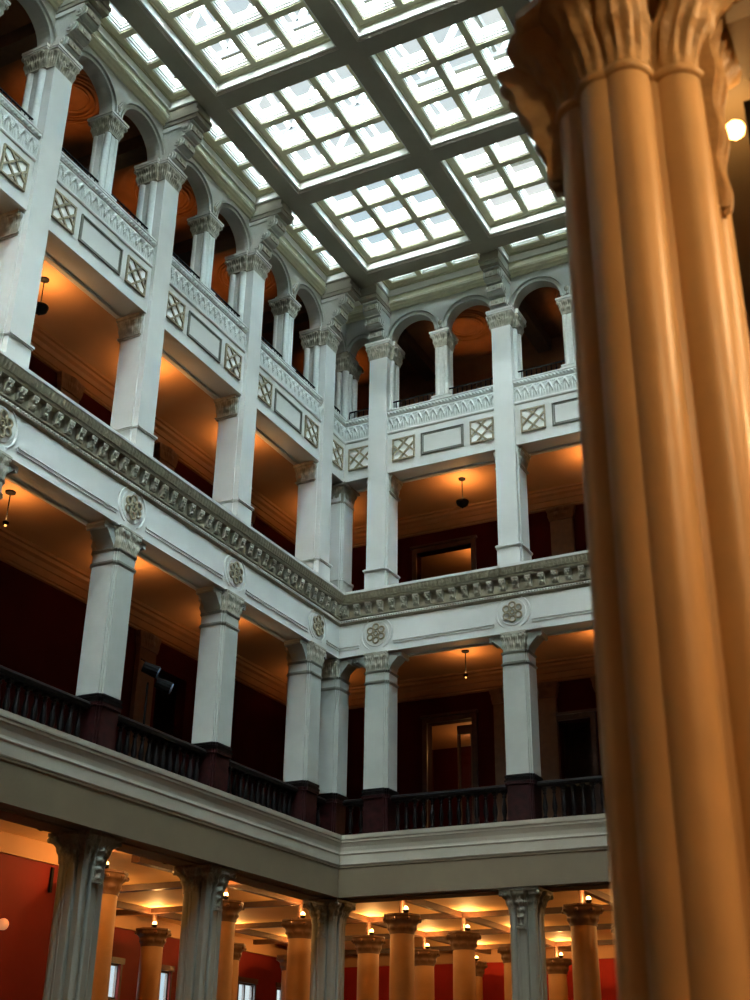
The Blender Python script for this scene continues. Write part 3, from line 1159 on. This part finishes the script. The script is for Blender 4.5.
def coffer(wx, wy, nx, ny, px, py, ox, oy, first_label):
    """ledge with wells, white sashes and panes; local origin at its middle, z at the ledge soffit"""
    def f():
        o = empty('skylight_coffer', None, 'skylight coffer')
        hx, hy = wx / 2, wy / 2
        xs = [(-nx * px / 2 + px * i + (px - ox) / 2, -nx * px / 2 + px * i + (px - ox) / 2 + ox) for i in range(nx)]
        ys = [(-ny * py / 2 + py * i + (py - oy) / 2, -ny * py / 2 + py * i + (py - oy) / 2 + oy) for i in range(ny)]
        m = MB()

        def strips(lo, hi, seg):
            out = []
            c = lo
            for a, b in seg:
                out.append((c, a))
                c = b
            out.append((c, hi))
            return out
        for a, b in strips(-hx, hx, xs):
            m.box(a, b, -hy, hy, 0, .40)
        for a, b in strips(-hy, hy, ys):
            for c, d in xs:
                m.box(c, d, a, b, 0, .40)
        m.build('coffer_ledge', CREAM, o)
        m = MB()
        for (a, b, c, d) in ((-hx, hx, -hy, -hy + .03), (-hx, hx, hy - .03, hy), (-hx, -hx + .03, -hy + .03, hy - .03), (hx - .03, hx, -hy + .03, hy - .03)):
            m.box(a, b, c, d, -.235, -.06)
        m.build('light_band', SASH, o)
        m = MB()
        for (a, b, c, d) in ((-hx, hx, -hy, -hy + .05), (-hx, hx, hy - .05, hy), (-hx, -hx + .05, -hy + .05, hy - .05), (hx - .05, hx, -hy + .05, hy - .05)):
            m.box(a, b, c, d, -.045, -.0)
        m.build('inner_moulding', CREAM, o)
        sf = sp = None
        for a, b in xs:
            for c, d in ys:
                w, h = b - a, d - c
                if sf is None:
                    s_ = MB()
                    for q, z0, z1 in ((.02, .03, .09), (.04, .09, .15), (.06, .15, .30)):
                        s_.box(0, w, 0, q, z0, z1).box(0, w, h - q, h, z0, z1).box(0, q, q, h - q, z0, z1).box(w - q, w, q, h - q, z0, z1)
                    sf = s_.build('sash', SASH, o)
                    sf.location = (a, c, 0)
                    sp = MB().box(.05, w - .05, .05, h - .05, .19, .20).build('pane', GLASS, o)
                    sp.location = (a, c, 0)
                else:
                    dup(sf, (a, c, 0), parent=o)
                    dup(sp, (a, c, 0), parent=o)
        return o
    return f


ZL = 9.57
main = Proto(coffer(BF - .47, BL - .47, 3, 3, .835, .885, .70, .745, ''))
for j in range(6):
    for i in range(3):
        x, y = (GX[i] + GX[i + 1]) / 2, -(GY[j] + GY[j + 1]) / 2
        main.put('far', x, -y, ZL, f'nine-pane skylight coffer, {ORD[j]} row from far wall, {ORD[i]} from left wall', 'nine-pane skylight coffers')
bw = AF - .235 - .03
bl = AL - .235 - .03
bfar = Proto(coffer(BF - .47, bl, 3, 1, .835, .5, .70, .32, ''))
for i in range(3):
    bfar.put('far', (GX[i] + GX[i + 1]) / 2, (AL - .235 + .03) / 2, ZL, f'narrow three-pane border coffer along the far wall, {ORD[i]} from the corner', 'narrow border coffers')
bleft = Proto(coffer(bw, BL - .47, 1, 3, .5, .885, .32, .745, ''))
for j in range(6):
    bleft.put('far', (AF - .235 + .03) / 2, (GY[j] + GY[j + 1]) / 2, ZL, f'narrow three-pane border coffer along the left wall, {ORD[j]} from the corner', 'narrow border coffers')
    if j < 6:
        bleft.put('far', W - (W - GX[3] - .235 + .03) / 2, (GY[j] + GY[j + 1]) / 2, ZL, f'narrow border coffer along the right wall, {ORD[j]} from the end wall', 'narrow border coffers')
bcn = Proto(coffer(bw, bl, 1, 1, .5, .5, .32, .32, ''))
bcn.put('far', (AF - .235 + .03) / 2, (AL - .235 + .03) / 2, ZL, 'small square one-pane skylight coffer in the ceiling corner')


# steelwork of the outer roof seen through the panes
def roof():
    k = 0
    for y in (-1.9, -3.6, -6.4, -9.6, -12.2, -15.5):
        m = MB()
        m.box(-2, W + 2, y - .05, y + .05, 12.0, 12.25)
        t_ = empty('roof_truss', f'dark steel roof truss glimpsed through the skylight panes, {ORD[k]} from the end wall', 'roof truss', 'roof trusses above the skylight')
        k += 1
        m.build('lower_chord', DARKST, t_)
        m = MB().box(-2, W + 2, y - .06, y + .06, 13.9, 14.1)
        m.build('upper_chord', STEEL, t_)
        m = MB()
        x = -1.5
        while x < W + 1:
            m.bar((x, y, 12.2), (x + .9, y, 13.95), .12, .10, (0, 1, 0))
            m.bar((x + .9, y, 13.95), (x + 1.8, y, 12.2), .12, .10, (0, 1, 0))
            x += 1.8
        m.build('web', STEEL, t_)
    k = 0
    for x in (0.1, 2.1, 3.3, 5.9, 9.0):
        m = MB().box(x - .04, x + .04, -22, 2, 11.4, 11.55)
        tag(m.build('roof_purlin', DARKST), f'thin dark purlin running lengthwise above the skylight, {ORD[k]} from the long left wall', 'purlin', 'purlins above the skylight')
        k += 1


    for n, (x0, x1, y) in enumerate(((3.6, 11.8, -1.75), (3.9, 11.8, -4.95), (4.4, 11.8, -8.3), (-.2, 4.0, -2.2))):
        tag(MB().box(x0, x1, y - .06, y + .06, 10.7, 10.82).build('roof_bar', DARKST), f'thick black bar crossing above the skylight panes, {ORD[n]} of the crosswise bars', 'roof bar', 'bars above the skylight')
    for n, (x, y0, y1) in enumerate(((1.55, -14, -4.6), (2.3, -14, -4.6), (.35, -12, -2), (3.2, -14, -8))):
        tag(MB().box(x - .05, x + .05, y0, y1, 10.7, 10.82).build('roof_bar', DARKST), f'thick black bar running lengthwise above the skylight panes, {ORD[n]} of the lengthwise bars', 'roof bar', 'bars above the skylight')


roof()


# ------------------------------------------------------------------ lamps
def light(kind, loc, energy, col=(1.0, .46, .14), size=.1, parent=None, rot=None, name='lamp_light'):
    d = bpy.data.lights.new(name, kind)
    d.energy = energy
    d.color = col
    if kind == 'AREA':
        d.shape = 'DISK'
        d.size = size
    else:
        d.shadow_soft_size = size
    o = bpy.data.objects.new(name, d)
    COL.objects.link(o)
    o.location = loc
    if rot:
        o.rotation_euler = rot
    if parent:
        o.parent = parent
    return o


def pendant(drop, energy, bowl):
    def f():
        o = empty('pendant_lamp', None, 'pendant lamp')
        MB().lathe([(.0, 0), (.09, 0), (.085, -.03), (.04, -.05), (.0, -.05)], n=16).build('canopy', IRON, o, smooth=True)
        MB().tube((0, 0, -.05), (0, 0, -drop), .012, 6).build('rod', IRON, o)
        if bowl:
            MB().lathe([(.03, -drop), (.15, -drop + .02), (.155, -drop), (.13, -drop - .08), (.06, -drop - .13), (.0, -drop - .14)], n=18).build('shade', IRON, o, smooth=True)
            MB().ball((0, 0, -drop - .15), .025, 8).build('finial', IRON, o)
        else:
            MB().lathe([(.02, -drop + .03), (.055, -drop + .02), (.05, -drop - .02), (.02, -drop - .03)], n=12).build('shade', IRON, o, smooth=True)
            MB().ball((0, 0, -drop - .04), .022, 8).build('bulb', GLOBE if False else AMBER, o)
        light('AREA', (0, 0, -drop + .06), energy, size=.16, parent=o, rot=(PI, 0, 0))
        return o
    return f


pd2 = Proto(pendant(.58, 16, False))
pd3 = Proto(pendant(.62, 26, True))
for side, v in (('far', -1.45), ('left', -1.25)):
    for k in KS[side]:
        u = (U(side, k) + U(side, k + 1)) / 2 - (.1 if side == 'far' else 0)
        if u > LEN[side] - .3:
            continue
        pd2.put(side, u, v, .28, f'slim rod pendant under the middle gallery ceiling, {ORD[k]} bay from the corner, {SIDEN[side]}', 'middle gallery pendants')
        pd3.put(side, u, v, 4.62, f'black bowl pendant under the upper gallery ceiling, {ORD[k]} bay from the corner, {SIDEN[side]}', 'upper gallery pendants')
pd2.put('far', -1.3, -1.5, .28, 'slim rod pendant in the corner bay of the middle gallery', 'middle gallery pendants')
pd3.put('far', -1.3, -1.5, 4.62, 'black bowl pendant in the corner bay of the upper gallery', 'upper gallery pendants')
pd3.put('far', 1.45, -5.2, 4.5, 'black bowl pendant in the red room beyond the upper doorway', 'upper gallery pendants')


# ringed plaster medallions on the top gallery ceiling, each with a hidden cornice light
def medallion():
    o = empty('ceiling_medallion', None, 'ceiling medallion')
    m = MB()
    for r0, h in ((.74, .03), (.66, .05), (.57, .04), (.48, .06), (.38, .03)):
        m.lathe([(r0 - .05, .01), (r0 - .04, -h), (r0, -h), (r0 + .01, .01)], n=40)
    m.lathe([(.0, -.02), (.33, -.02), (.34, .01)], n=40)
    m.build('rings', DIMP, o, smooth=True)
    return o


def uplighter():
    o = empty('uplighter', None, 'lamp')
    MB().lathe([(.03, 0), (.16, .10), (.17, .12), (.15, .11), (.03, .03)], n=16).build('bowl', IRON, o, smooth=True)
    MB().tube((0, 0, -.8), (0, 0, .02), .02, 8).build('stem', IRON, o)
    MB().lathe([(.16, -.80), (.16, -.78), (.05, -.76)], n=16).build('base', IRON, o)
    sp = light('SPOT', (0, 0, .13), 90, col=(1, .38, .08), size=.05, parent=o, rot=(PI, 0, 0))
    sp.data.spot_size = R(62)
    sp.data.spot_blend = .8
    return o


md = Proto(medallion)
ul = Proto(uplighter)
for side, v in (('far', -1.6), ('left', -1.34)):
    for k in KS[side]:
        u = (U(side, k) + U(side, k + 1)) / 2
        if u > LEN[side] - .3:
            continue
        md.put(side, u, v, 9.05, f'ringed round medallion on the top gallery ceiling, {ORD[k]} bay from the corner, {SIDEN[side]}', 'ceiling medallions')
        ul.put(side, u, v - .3, 6.8, f'black uplighter in the top gallery, {ORD[k]} bay from the corner, {SIDEN[side]}', 'top gallery uplighters')
md.put('far', -1.3, -1.5, 9.05, 'ringed round plaster medallion over the corner bay of the top gallery', 'ceiling medallions')
ul.put('far', -1.3, -1.8, 6.8, 'black floor uplighter in the corner bay of the top gallery', 'top gallery uplighters')
# ceiling ribs of the top gallery
m = MB()
for k in KS['left']:
    y = -U('left', k)
    m.box(-DEPL, -.4, y - .18, y + .18, 8.7, 9.06)
for k in KS['far']:
    x = U('far', k)
    m.box(x - .18, x + .18, .4, DEPF, 8.7, 9.06)
struct('ceiling', m, BROWN)

# ------------------------------------------------------------------ back-wall pilasters
def wall_pilaster():
    o = empty('wall_pilaster', None, 'pilaster')
    h = 3.2
    MB().box(-.28, .28, -.10, 0, 0, h - .34).build('shaft', BROWN, o)
    m = MB()
    carve(m, sq(.28, .06, 0, -.06), h - .34, h, lambda s_: .02 + .05 * s_, leafy(10, .025), 64, 8)
    m.build('capital', BROWN, o)
    return o


wp = Proto(wall_pilaster)
for k in (1, 2):
    wp.put('far', U('far', k) + .2, -DEPF, .95, f'brown pilaster on the upper gallery back wall, {ORD[k - 1]} from the corner, far wall', 'back wall pilasters')
for k in KS['left']:
    wp.put('left', U('left', k) - .8, -DEPL, .98, f'brown pilaster on the upper gallery back wall, {ORD[k]} from the corner, left wall', 'back wall pilasters')
wp.put('left', 3.5, -DEPL, -3.4, 'brown pilaster beside the dark doorway on the middle gallery back wall, left wall', 'back wall pilasters')
for x in (2.75, 3.7, 5.2):
    wp.put('far', x, -DEPF, -3.4, f'brown pilaster beside the middle gallery doorways, {["leftmost", "middle", "rightmost"][(2.75, 3.7, 5.2).index(x)]} of three on the far wall', 'back wall pilasters')


# door casings and the lit screen door of the middle gallery
def casing(x0, x1, z0, z1, nm):
    m = MB()
    m.box(x0 - .12, x0, DEPF - .06, DEPF, z0, z1 + .12).box(x1, x1 + .12, DEPF - .06, DEPF, z0, z1 + .12).box(x0, x1, DEPF - .06, DEPF, z1, z1 + .12).box(x0 - .16, x1 + .16, DEPF - .1, DEPF, z1 + .12, z1 + .18)
    o = m.build(nm, WOOD)
    o['kind'] = 'structure'


casing(.75, 1.9, -3.97, -.78, 'door_1')
casing(.48, 1.98, 1.4, 3.66, 'door_2')
casing(4.0, 4.75, -3.97, -1.1, 'door_3')
casing(5.5, 6.4, -3.97, -1.1, 'door_4')
o = empty('door_leaf', 'orange-brown open door leaf with glass in the middle gallery doorway', 'door')
o.location = (1.42, 3.3, -3.96)
MB().box(0, .06, 0, .08, 0, 3.1).box(.34, .46, 0, .08, 0, 3.1).box(.06, .34, 0, .08, 0, .25).box(.06, .34, 0, .08, 2.9, 3.1).build('frame', BROWN, o)
MB().box(.06, .34, .03, .05, .25, 2.9).build('pane', GLASS, o)
light('POINT', (1.2, 5.2, -1.0), 22, size=.1, name='room_light')
light('POINT', (2.2, 5.6, -2.6), 8, size=.1, name='room_light')
for n, (x, y, z) in enumerate(((1.0, 5.9, -1.25), (1.55, 6.1, -2.55))):
    tag(MB().box(x - .12, x + .12, y - .04, y + .04, z - .035, z + .035).build('wall_lamp', AMBER), ['small amber wall lamp, the upper one seen through the middle gallery doorway', 'small amber wall lamp, the lower one seen through the middle gallery doorway'][n], 'lamp', 'doorway lamps')


# ------------------------------------------------------------------ hall piers (first level)
def cluster_poly(hw, r, lobes=3, n=8):
    """outline of a square pier whose faces are rows of round shafts"""
    pts = []
    step = 2 * (hw - r) / (lobes - 1)
    for side in range(4):
        for i in range(lobes):
            cx = -hw + r + step * i
            cy = -hw + r
            a0, a1 = (-180 + 38, -38)
            if i == 0:
                a0, a1 = -180 - 50, -38
            if i == lobes - 1:
                a0, a1 = -180 + 38, -90
            if i == 0:
                a0 = -90 - 52 - 0
                a0 = -135
            if i == lobes - 1:
                a1 = -45
            for k in range(n + 1):
                t_ = R(a0 + (a1 - a0) * k / n)
                x, y = cx + r * math.cos(t_), cy + r * math.sin(t_)
                for _ in range(side):
                    x, y = -y, x
                pts.append((x, y))
    out = []
    for p in pts:
        if not out or math.dist(out[-1], p) > 1e-4:
            out.append(p)
    return out


def hall_pier(shaftm, capm, hw, fine):
    def f():
        o = empty('clustered_pier', None, 'pier')
        zt = Z_E1B - Z_L1F
        r = hw / 2.9
        base_side = []
        for k in range(9):
            t_ = R(-135 - 45 + 90 * k / 8 + (0 if k else 0))
            t_ = R(-150 + 105 * k / 8)
            base_side.append((-hw + .085 + .085 * math.cos(t_), -hw + .085 + .085 * math.sin(t_)))
        base_side += [(-hw + .165, -hw + .05), (-.102, -hw + .05), (-.10, -hw - .005), (-.085, -hw - .02), (-.045, -hw - .024), (-.04, -hw - .012), (.04, -hw - .012), (.045, -hw - .024), (.085, -hw - .02), (.10, -hw - .005), (.102, -hw + .05), (hw - .165, -hw + .05)]
        C = []
        for q_ in range(4):
            for x, y in base_side:
                for _ in range(q_):
                    x, y = -y, x
                C.append((x, y))
        zc = zt - .42
        MB().prism(C, .45, zc).build('shaft', shaftm, o, smooth=True)
        m = MB().prism(scale_poly(C, 1.18), .0, .22).prism(scale_poly(C, 1.12), .22, .32).prism(scale_poly(C, 1.06), .32, .45)
        m.build('base', capm, o)
        m = MB()
        m.prism(scale_poly(C, 1.05), zc - .03, zc)
        m.build('necking', shaftm, o, smooth=True)
        m = MB()
        rings = []
        nz = 22
        pts = resample(C, 240 if fine else 144)
        for j in range(nz + 1):
            s_ = j / nz
            fl = .02 + .17 * s_ ** 2.2
            ring = []
            for i, (x, y) in enumerate(pts):
                a = math.atan2(y, x)
                d = math.hypot(x, y)
                rib = .014 * math.sin(a * 36) * math.sin(PI * s_)
                lf = .045 * abs(math.sin(a * 4)) ** .7 * math.exp(-((s_ - .42) / .10) ** 2) + .055 * abs(math.cos(a * 4)) ** .7 * math.exp(-((s_ - .80) / .10) ** 2)
                e = fl + (rib + lf) * (1.0 if fine else .8)
                ring.append((x + x / d * e, y + y / d * e, zc + (zt - .06 - zc) * s_))
            rings.append(ring)
        m.loft(rings)
        for sx in (-1, 0, 1):
            for sy in (-1, 0, 1):
                if sx or sy:
                    q = hw + (.10 if sx and sy else .13)
                    m.ball((sx * q, sy * q, zt - .11), .05, 8)
        m.build('capital', capm, o, smooth=True)
        MB().box(-hw - .13, hw + .13, -hw - .13, hw + .13, zt - .06, zt - .005).build('abacus', capm, o)
        # carved drops on the faces
        for kx in range(4 if fine else 1):
            m = MB()
            y0 = -hw - .02

            def q(i, j):
                x = -.10 + .20 * i
                z = zt - .70 + .60 * j
                taper = .8 + .2 * j
                d = .05 + .05 * j + .036 * math.sin(9 * PI * j) * abs(math.sin(2 * PI * i)) + .02 * math.cos(3 * PI * (i - .5)) + .05 * max(0, j - .6)
                edge = min(1, 6 * min(i, 1 - i))
                return (x * taper, y0 - d * edge, z)
            m.sheet(14, 36, q)
            m.box(-.09, .09, y0 - .07, y0 + .03, zt - .73, zt - .69)
            m.box(-.07, .07, y0 - .03, y0 + .03, zt - .69, zt - .1)
            oo = m.build('carved_drop', capm, o, smooth=True)
            oo.rotation_euler.z = kx * PI / 2
        return o
    return f


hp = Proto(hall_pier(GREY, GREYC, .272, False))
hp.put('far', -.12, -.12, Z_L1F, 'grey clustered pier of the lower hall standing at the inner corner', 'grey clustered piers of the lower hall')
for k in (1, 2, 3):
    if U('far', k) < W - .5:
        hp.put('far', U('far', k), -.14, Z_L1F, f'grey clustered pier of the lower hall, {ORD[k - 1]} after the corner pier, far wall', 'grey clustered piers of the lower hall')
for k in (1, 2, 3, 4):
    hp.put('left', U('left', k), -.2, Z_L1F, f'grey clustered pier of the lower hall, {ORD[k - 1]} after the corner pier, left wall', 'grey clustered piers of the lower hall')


def tan_pier():
    o = empty('clustered_pier', 'big tan clustered pier close to the viewer on the right, lit orange', 'pier')
    zt = Z_E1B - Z_L1F
    zc = zt - .36
    shafts = [(-153, .20, .085), (-111, .19, .088), (-86, .19, .086), (-28, .19, .09), (15, .20, .08), (42, .19, .09), (70, .21, .09), (108, .21, .09), (150, .205, .10)]
    MB().lathe([(.20, .3), (.20, zt - .05)], n=24).build('core', TAN, o, smooth=True)
    for a, d, rr in shafts:
        cx, cy = d * math.cos(R(a)), d * math.sin(R(a))
        MB().lathe([(rr * 1.02, .45), (rr, 1.5), (rr * .98, zc)], (cx, cy), 24).build('shaft', TAN, o, smooth=True)
        MB().lathe([(rr, zc - .02), (rr + .012, zc - .012), (rr + .016, zc), (rr + .012, zc + .012), (rr, zc + .02)], (cx, cy), 24).build('ring', TAN, o, smooth=True)
        # leaf fan growing out of each shaft
        m = MB()
        rings = []
        ux, uy = math.cos(R(a)), math.sin(R(a))
        for j in range(21):
            s_ = j / 20
            out = .15 * s_ ** 2.4
            ring = []
            for i in range(64):
                q = 2 * PI * i / 64
                rel = .007 * math.cos(14 * q) * math.sin(PI * min(1, s_ * 1.1))
                lf = .020 * math.exp(-((s_ - .55) / .09) ** 2) * abs(math.cos(1.5 * q)) + .026 * math.exp(-((s_ - .88) / .08) ** 2) * abs(math.sin(1.5 * q))
                e = rr * (1.0 + .35 * s_) + rel + lf
                ring.append((cx + ux * out + e * math.cos(R(a) + q), cy + uy * out + e * math.sin(R(a) + q), zc + .34 * s_))
            rings.append(ring)
        m.loft(rings)
        m.build('capital_leaf', TANC, o, smooth=True)
    for a, wd, dep, low in ((186, .12, .20, .60), (-10, .09, .07, .90), (90, .11, .1, .7)):
        m = MB()

        def q(i, j):
            x = (-wd + 2 * wd * i) * (.55 + .45 * j)
            z = zt - low + (low - .05) * j
            c = 1 - (2 * i - 1) ** 2
            d = .25 + dep * (.30 + .9 * j ** 1.4) + .009 * math.sin(7 * PI * j) * abs(math.sin(3 * PI * i)) + .018 * math.cos(5 * PI * (i - .5))
            y = -(.16 + (d - .16) * min(1, c * 2.2))
            return (x, y, z)
        m.sheet(24, 48, q)
        m.box(-wd * .6, wd * .6, -.26, -.12, zt - low, zt - .06)
        oo = m.build('carved_drop', TANC, o, smooth=True)
        oo.rotation_euler.z = R(a + 90)
    MB().lathe([(.44, zt - .05), (.47, zt - .04), (.47, zt - .003), (.40, zt - .003)], n=8).build('abacus', TANC, o)
    MB().lathe([(.40, 0), (.40, .2), (.36, .26), (.37, .32), (.32, .45), (.25, .45)], n=24).build('base', TANC, o, smooth=True)
    o.location = (11.937, -19.43, Z_L1F)
    return o


tan_pier()


# round columns behind, each with a glowing cup light on its capital
def round_column():
    o = empty('round_column', None, 'column')
    zt = -5.08 - Z_L1F
    MB().lathe([(.30, .30), (.295, 1.5), (.27, zt - .42)], n=28).build('shaft', COLM, o, smooth=True)
    MB().lathe([(.40, 0), (.40, .1), (.36, .14), (.38, .2), (.33, .28), (.30, .30)], n=24).build('base', COLM, o, smooth=True)
    m = MB()
    rings = []
    for j in range(15):
        s_ = j / 14
        ring = []
        for i in range(72):
            a = 2 * PI * i / 72
            rr = .27 + .02 + .13 * s_ ** 2 + .035 * abs(math.sin(4 * a)) ** .7 * math.exp(-((s_ - .35) / .12) ** 2) + .045 * abs(math.cos(4 * a)) ** .7 * math.exp(-((s_ - .8) / .12) ** 2)
            ring.append((rr * math.cos(a), rr * math.sin(a), zt - .42 + .36 * s_))
        rings.append(ring)
    m.loft(rings)
    for i in range(8):
        a = PI / 4 * i
        m.ball((.42 * math.cos(a), .42 * math.sin(a), zt - .11), .05, 6)
    m.lathe([(.42, zt - .06), (.44, zt - .04), (.44, zt)], n=8)
    m.build('capital', BROWN, o, smooth=True)
    MB().lathe([(.075, zt), (.06, zt + .35)], n=10).build('impost', WOOD, o, smooth=True)
    return o


def cup_light():
    o = empty('cup_light', None, 'lamp')
    MB().lathe([(.02, -.02), (.06, 0), (.07, .05), (.06, .05), (.03, .01)], n=12).build('cup', IRON, o, smooth=True)
    MB().ball((0, 0, .07), .055, 10).build('bulb', BULB, o)
    light('POINT', (0, 0, .14), 95, col=(1, .50, .15), size=.04, parent=o)
    return o


rc = Proto(round_column)
cl = Proto(cup_light)
COLS = []
for x in (-2.6, .05, 4.27, 7.5):
    for y in (3.2, 6.7, 10.1, 13.6):
        COLS.append((x, y))
COLS += [(-2.6, -.05), (-2.5, -4.2), (-6.95, 3.4), (-6.95, 6.9), (-6.95, 10.2), (-5.6, -.8)]
rown = {3.2: 'first row back', 6.7: 'second row back', 10.1: 'third row back', 13.6: 'last row against the red wall', -.05: 'beside the corner bay', -4.2: 'behind the second grey pier', 3.4: 'near the first window', 6.9: 'near the third window', 10.2: 'near the fourth window', -.8: 'by the left red wall'}
coln = {-2.6: 'left of the corner pier', .05: 'behind the corner pier', 4.27: 'behind the first grey pier', 7.5: 'behind the second grey pier', -2.5: 'long left wall', -6.95: 'by the windows', -5.6: 'outer left aisle'}
for x, y in COLS:
    rc.put('far', x, -y, Z_L1F, f'round tan column, {rown[y]}, {coln[x]}', 'round columns of the lower hall')
    cl.put('far', x + .24, -y + .30, -5.06, f'glowing cup light, {rown[y]}, {coln[x]}', 'cup lights on the round columns')

for k in (1, 2, 3, 4):
    cl.put('far', -.85, U('left', k) + .3, -5.08, f'glowing cup light behind the grey hall pier, {ORD[k - 1]} along the left wall', 'cup lights behind the grey piers')

# ceiling beams of the hall
m = MB()
for x in (-2.6, .0, 4.2, 7.5):
    m.box(x - .07, x + .07, .5, 15, -4.74, -4.59)
for x in (-6.95,):
    m.box(x - .07, x + .07, -3.2, 15, -4.74, -4.59)
for y in (3.2, 6.7, 10.1, 13.6):
    m.box(-8.3, 16, y - .07, y + .07, -4.73, -4.59)
for k in range(1, 7):
    y = -U('left', k)
    m.box(-3.45, -.5, y - .1, y + .1, -4.73, -4.59)
m.box(-8.3, -.5, -.15, .05, -4.73, -4.59)
m.box(-2.7, -2.5, -3.2, .5, -4.74, -4.59)
struct('ceiling', m, WOOD)

# ------------------------------------------------------------------ right-hand arcade around the tan pier
o = empty('wall_sconce', 'small bright sconce with black bracket behind the tan pier capital, upper right', 'lamp')
o.location = (12.30, -19.02, -5.38)
MB().box(-.03, .03, -.05, .05, -.12, .10).build('bracket', IRON, o)
MB().ball((-.08, 0, .02), .038, 10).build('bulb', BULB, o)
light('POINT', (-.10, .08, -.04), 9, col=(1, .55, .2), size=.05, parent=o)
# stepped corbel blocks between pier and ceiling
tag(MB().box(12.3, 12.55, -19.5, -19.2, -5.30, -5.0).box(12.3, 12.75, -19.5, -19.2, -5.0, -4.6).build('stepped_corbel', ENT), 'stepped plaster corbel beside the tan pier capital', 'corbel')


# foreground gallery lamps, standing behind the viewer's pier
def floor_lamp():
    o = empty('ceiling_lamp', None, 'ceiling lamp')
    MB().lathe([(.18, 0), (.19, -.03), (.14, -.10), (.0, -.13)], n=20).build('bowl', AMBER, o, smooth=True)
    MB().lathe([(.20, .0), (.20, -.02), (.18, -.03)], n=20).build('rim', IRON, o)
    light('POINT', (0, 0, -.25), 210, col=(1, .66, .32), size=.12, parent=o)
    return o


fl = Proto(floor_lamp)
for i, (x, y) in enumerate(((14.7, -19.3), (14.7, -16.0), (14.7, -12.7), (14.9, -22.4))):  # nearest lamp is unseen, added as right-front fill on the tan pier
    fl.put('far', x, -y, -4.60, f'amber bowl ceiling lamp in the right-hand aisle, {["level with the tan pier", "next beyond the tan pier", "farthest one", "unseen fill added for the tan pier"][i]}', 'aisle ceiling lamps')


# stage light on a stand and globe lamp at left
o = empty('stage_light', 'black twin-head stage light on a stand, middle gallery behind the balustrade at left', 'stage light')
o.location = (-1.0, -5.4, Z_E1T)
MB().tube((0, 0, .35), (0, 0, 2.0), .02, 8).tube((0, 0, .4), (.35, .2, 0), .015, 6).tube((0, 0, .4), (-.35, .2, 0), .015, 6).tube((0, 0, .4), (0, -.4, 0), .015, 6).build('stand', IRON, o)
for n, (x, z) in enumerate(((-.05, 2.28), (.05, 2.05))):
    m = MB().tube((x, -.12 + n * .3, z), (x + .22, .05 + n * .3, z - .10), .10, 12, .12)
    m.tube((x, -.2 + n * .3, z + .12), (x, .1 + n * .3, z + .10), .012, 6)
    hd = m.build('lamp_head', IRON, o)
    MB().tube((x + .22, .05 + n * .3, z - .10), (x + .235, .062 + n * .3, z - .107), .10, 12).build('lens', mat('lens_glass', (.25, .35, .45), .08, 0, 5), hd)
o = empty('globe_lamp', 'pale round globe lamp on the red wall at the far left of the hall', 'lamp')
o.location = (-3.30, -5.82, -6.15)
MB().ball((0, 0, 0), .10, 16).build('globe', GLOBE, o, smooth=True)
MB().tube((0, 0, 0), (-.16, 0, -.05), .02, 8).build('arm', IRON, o)

# exit-side fixed items on the hall walls
o = tag(MB().box(-3.44, -3.40, -4.62, -4.56, -5.45, -5.0).build('wall_rod', IRON), 'thin dark rod hanging on the left red wall behind the grey pier', 'rod')
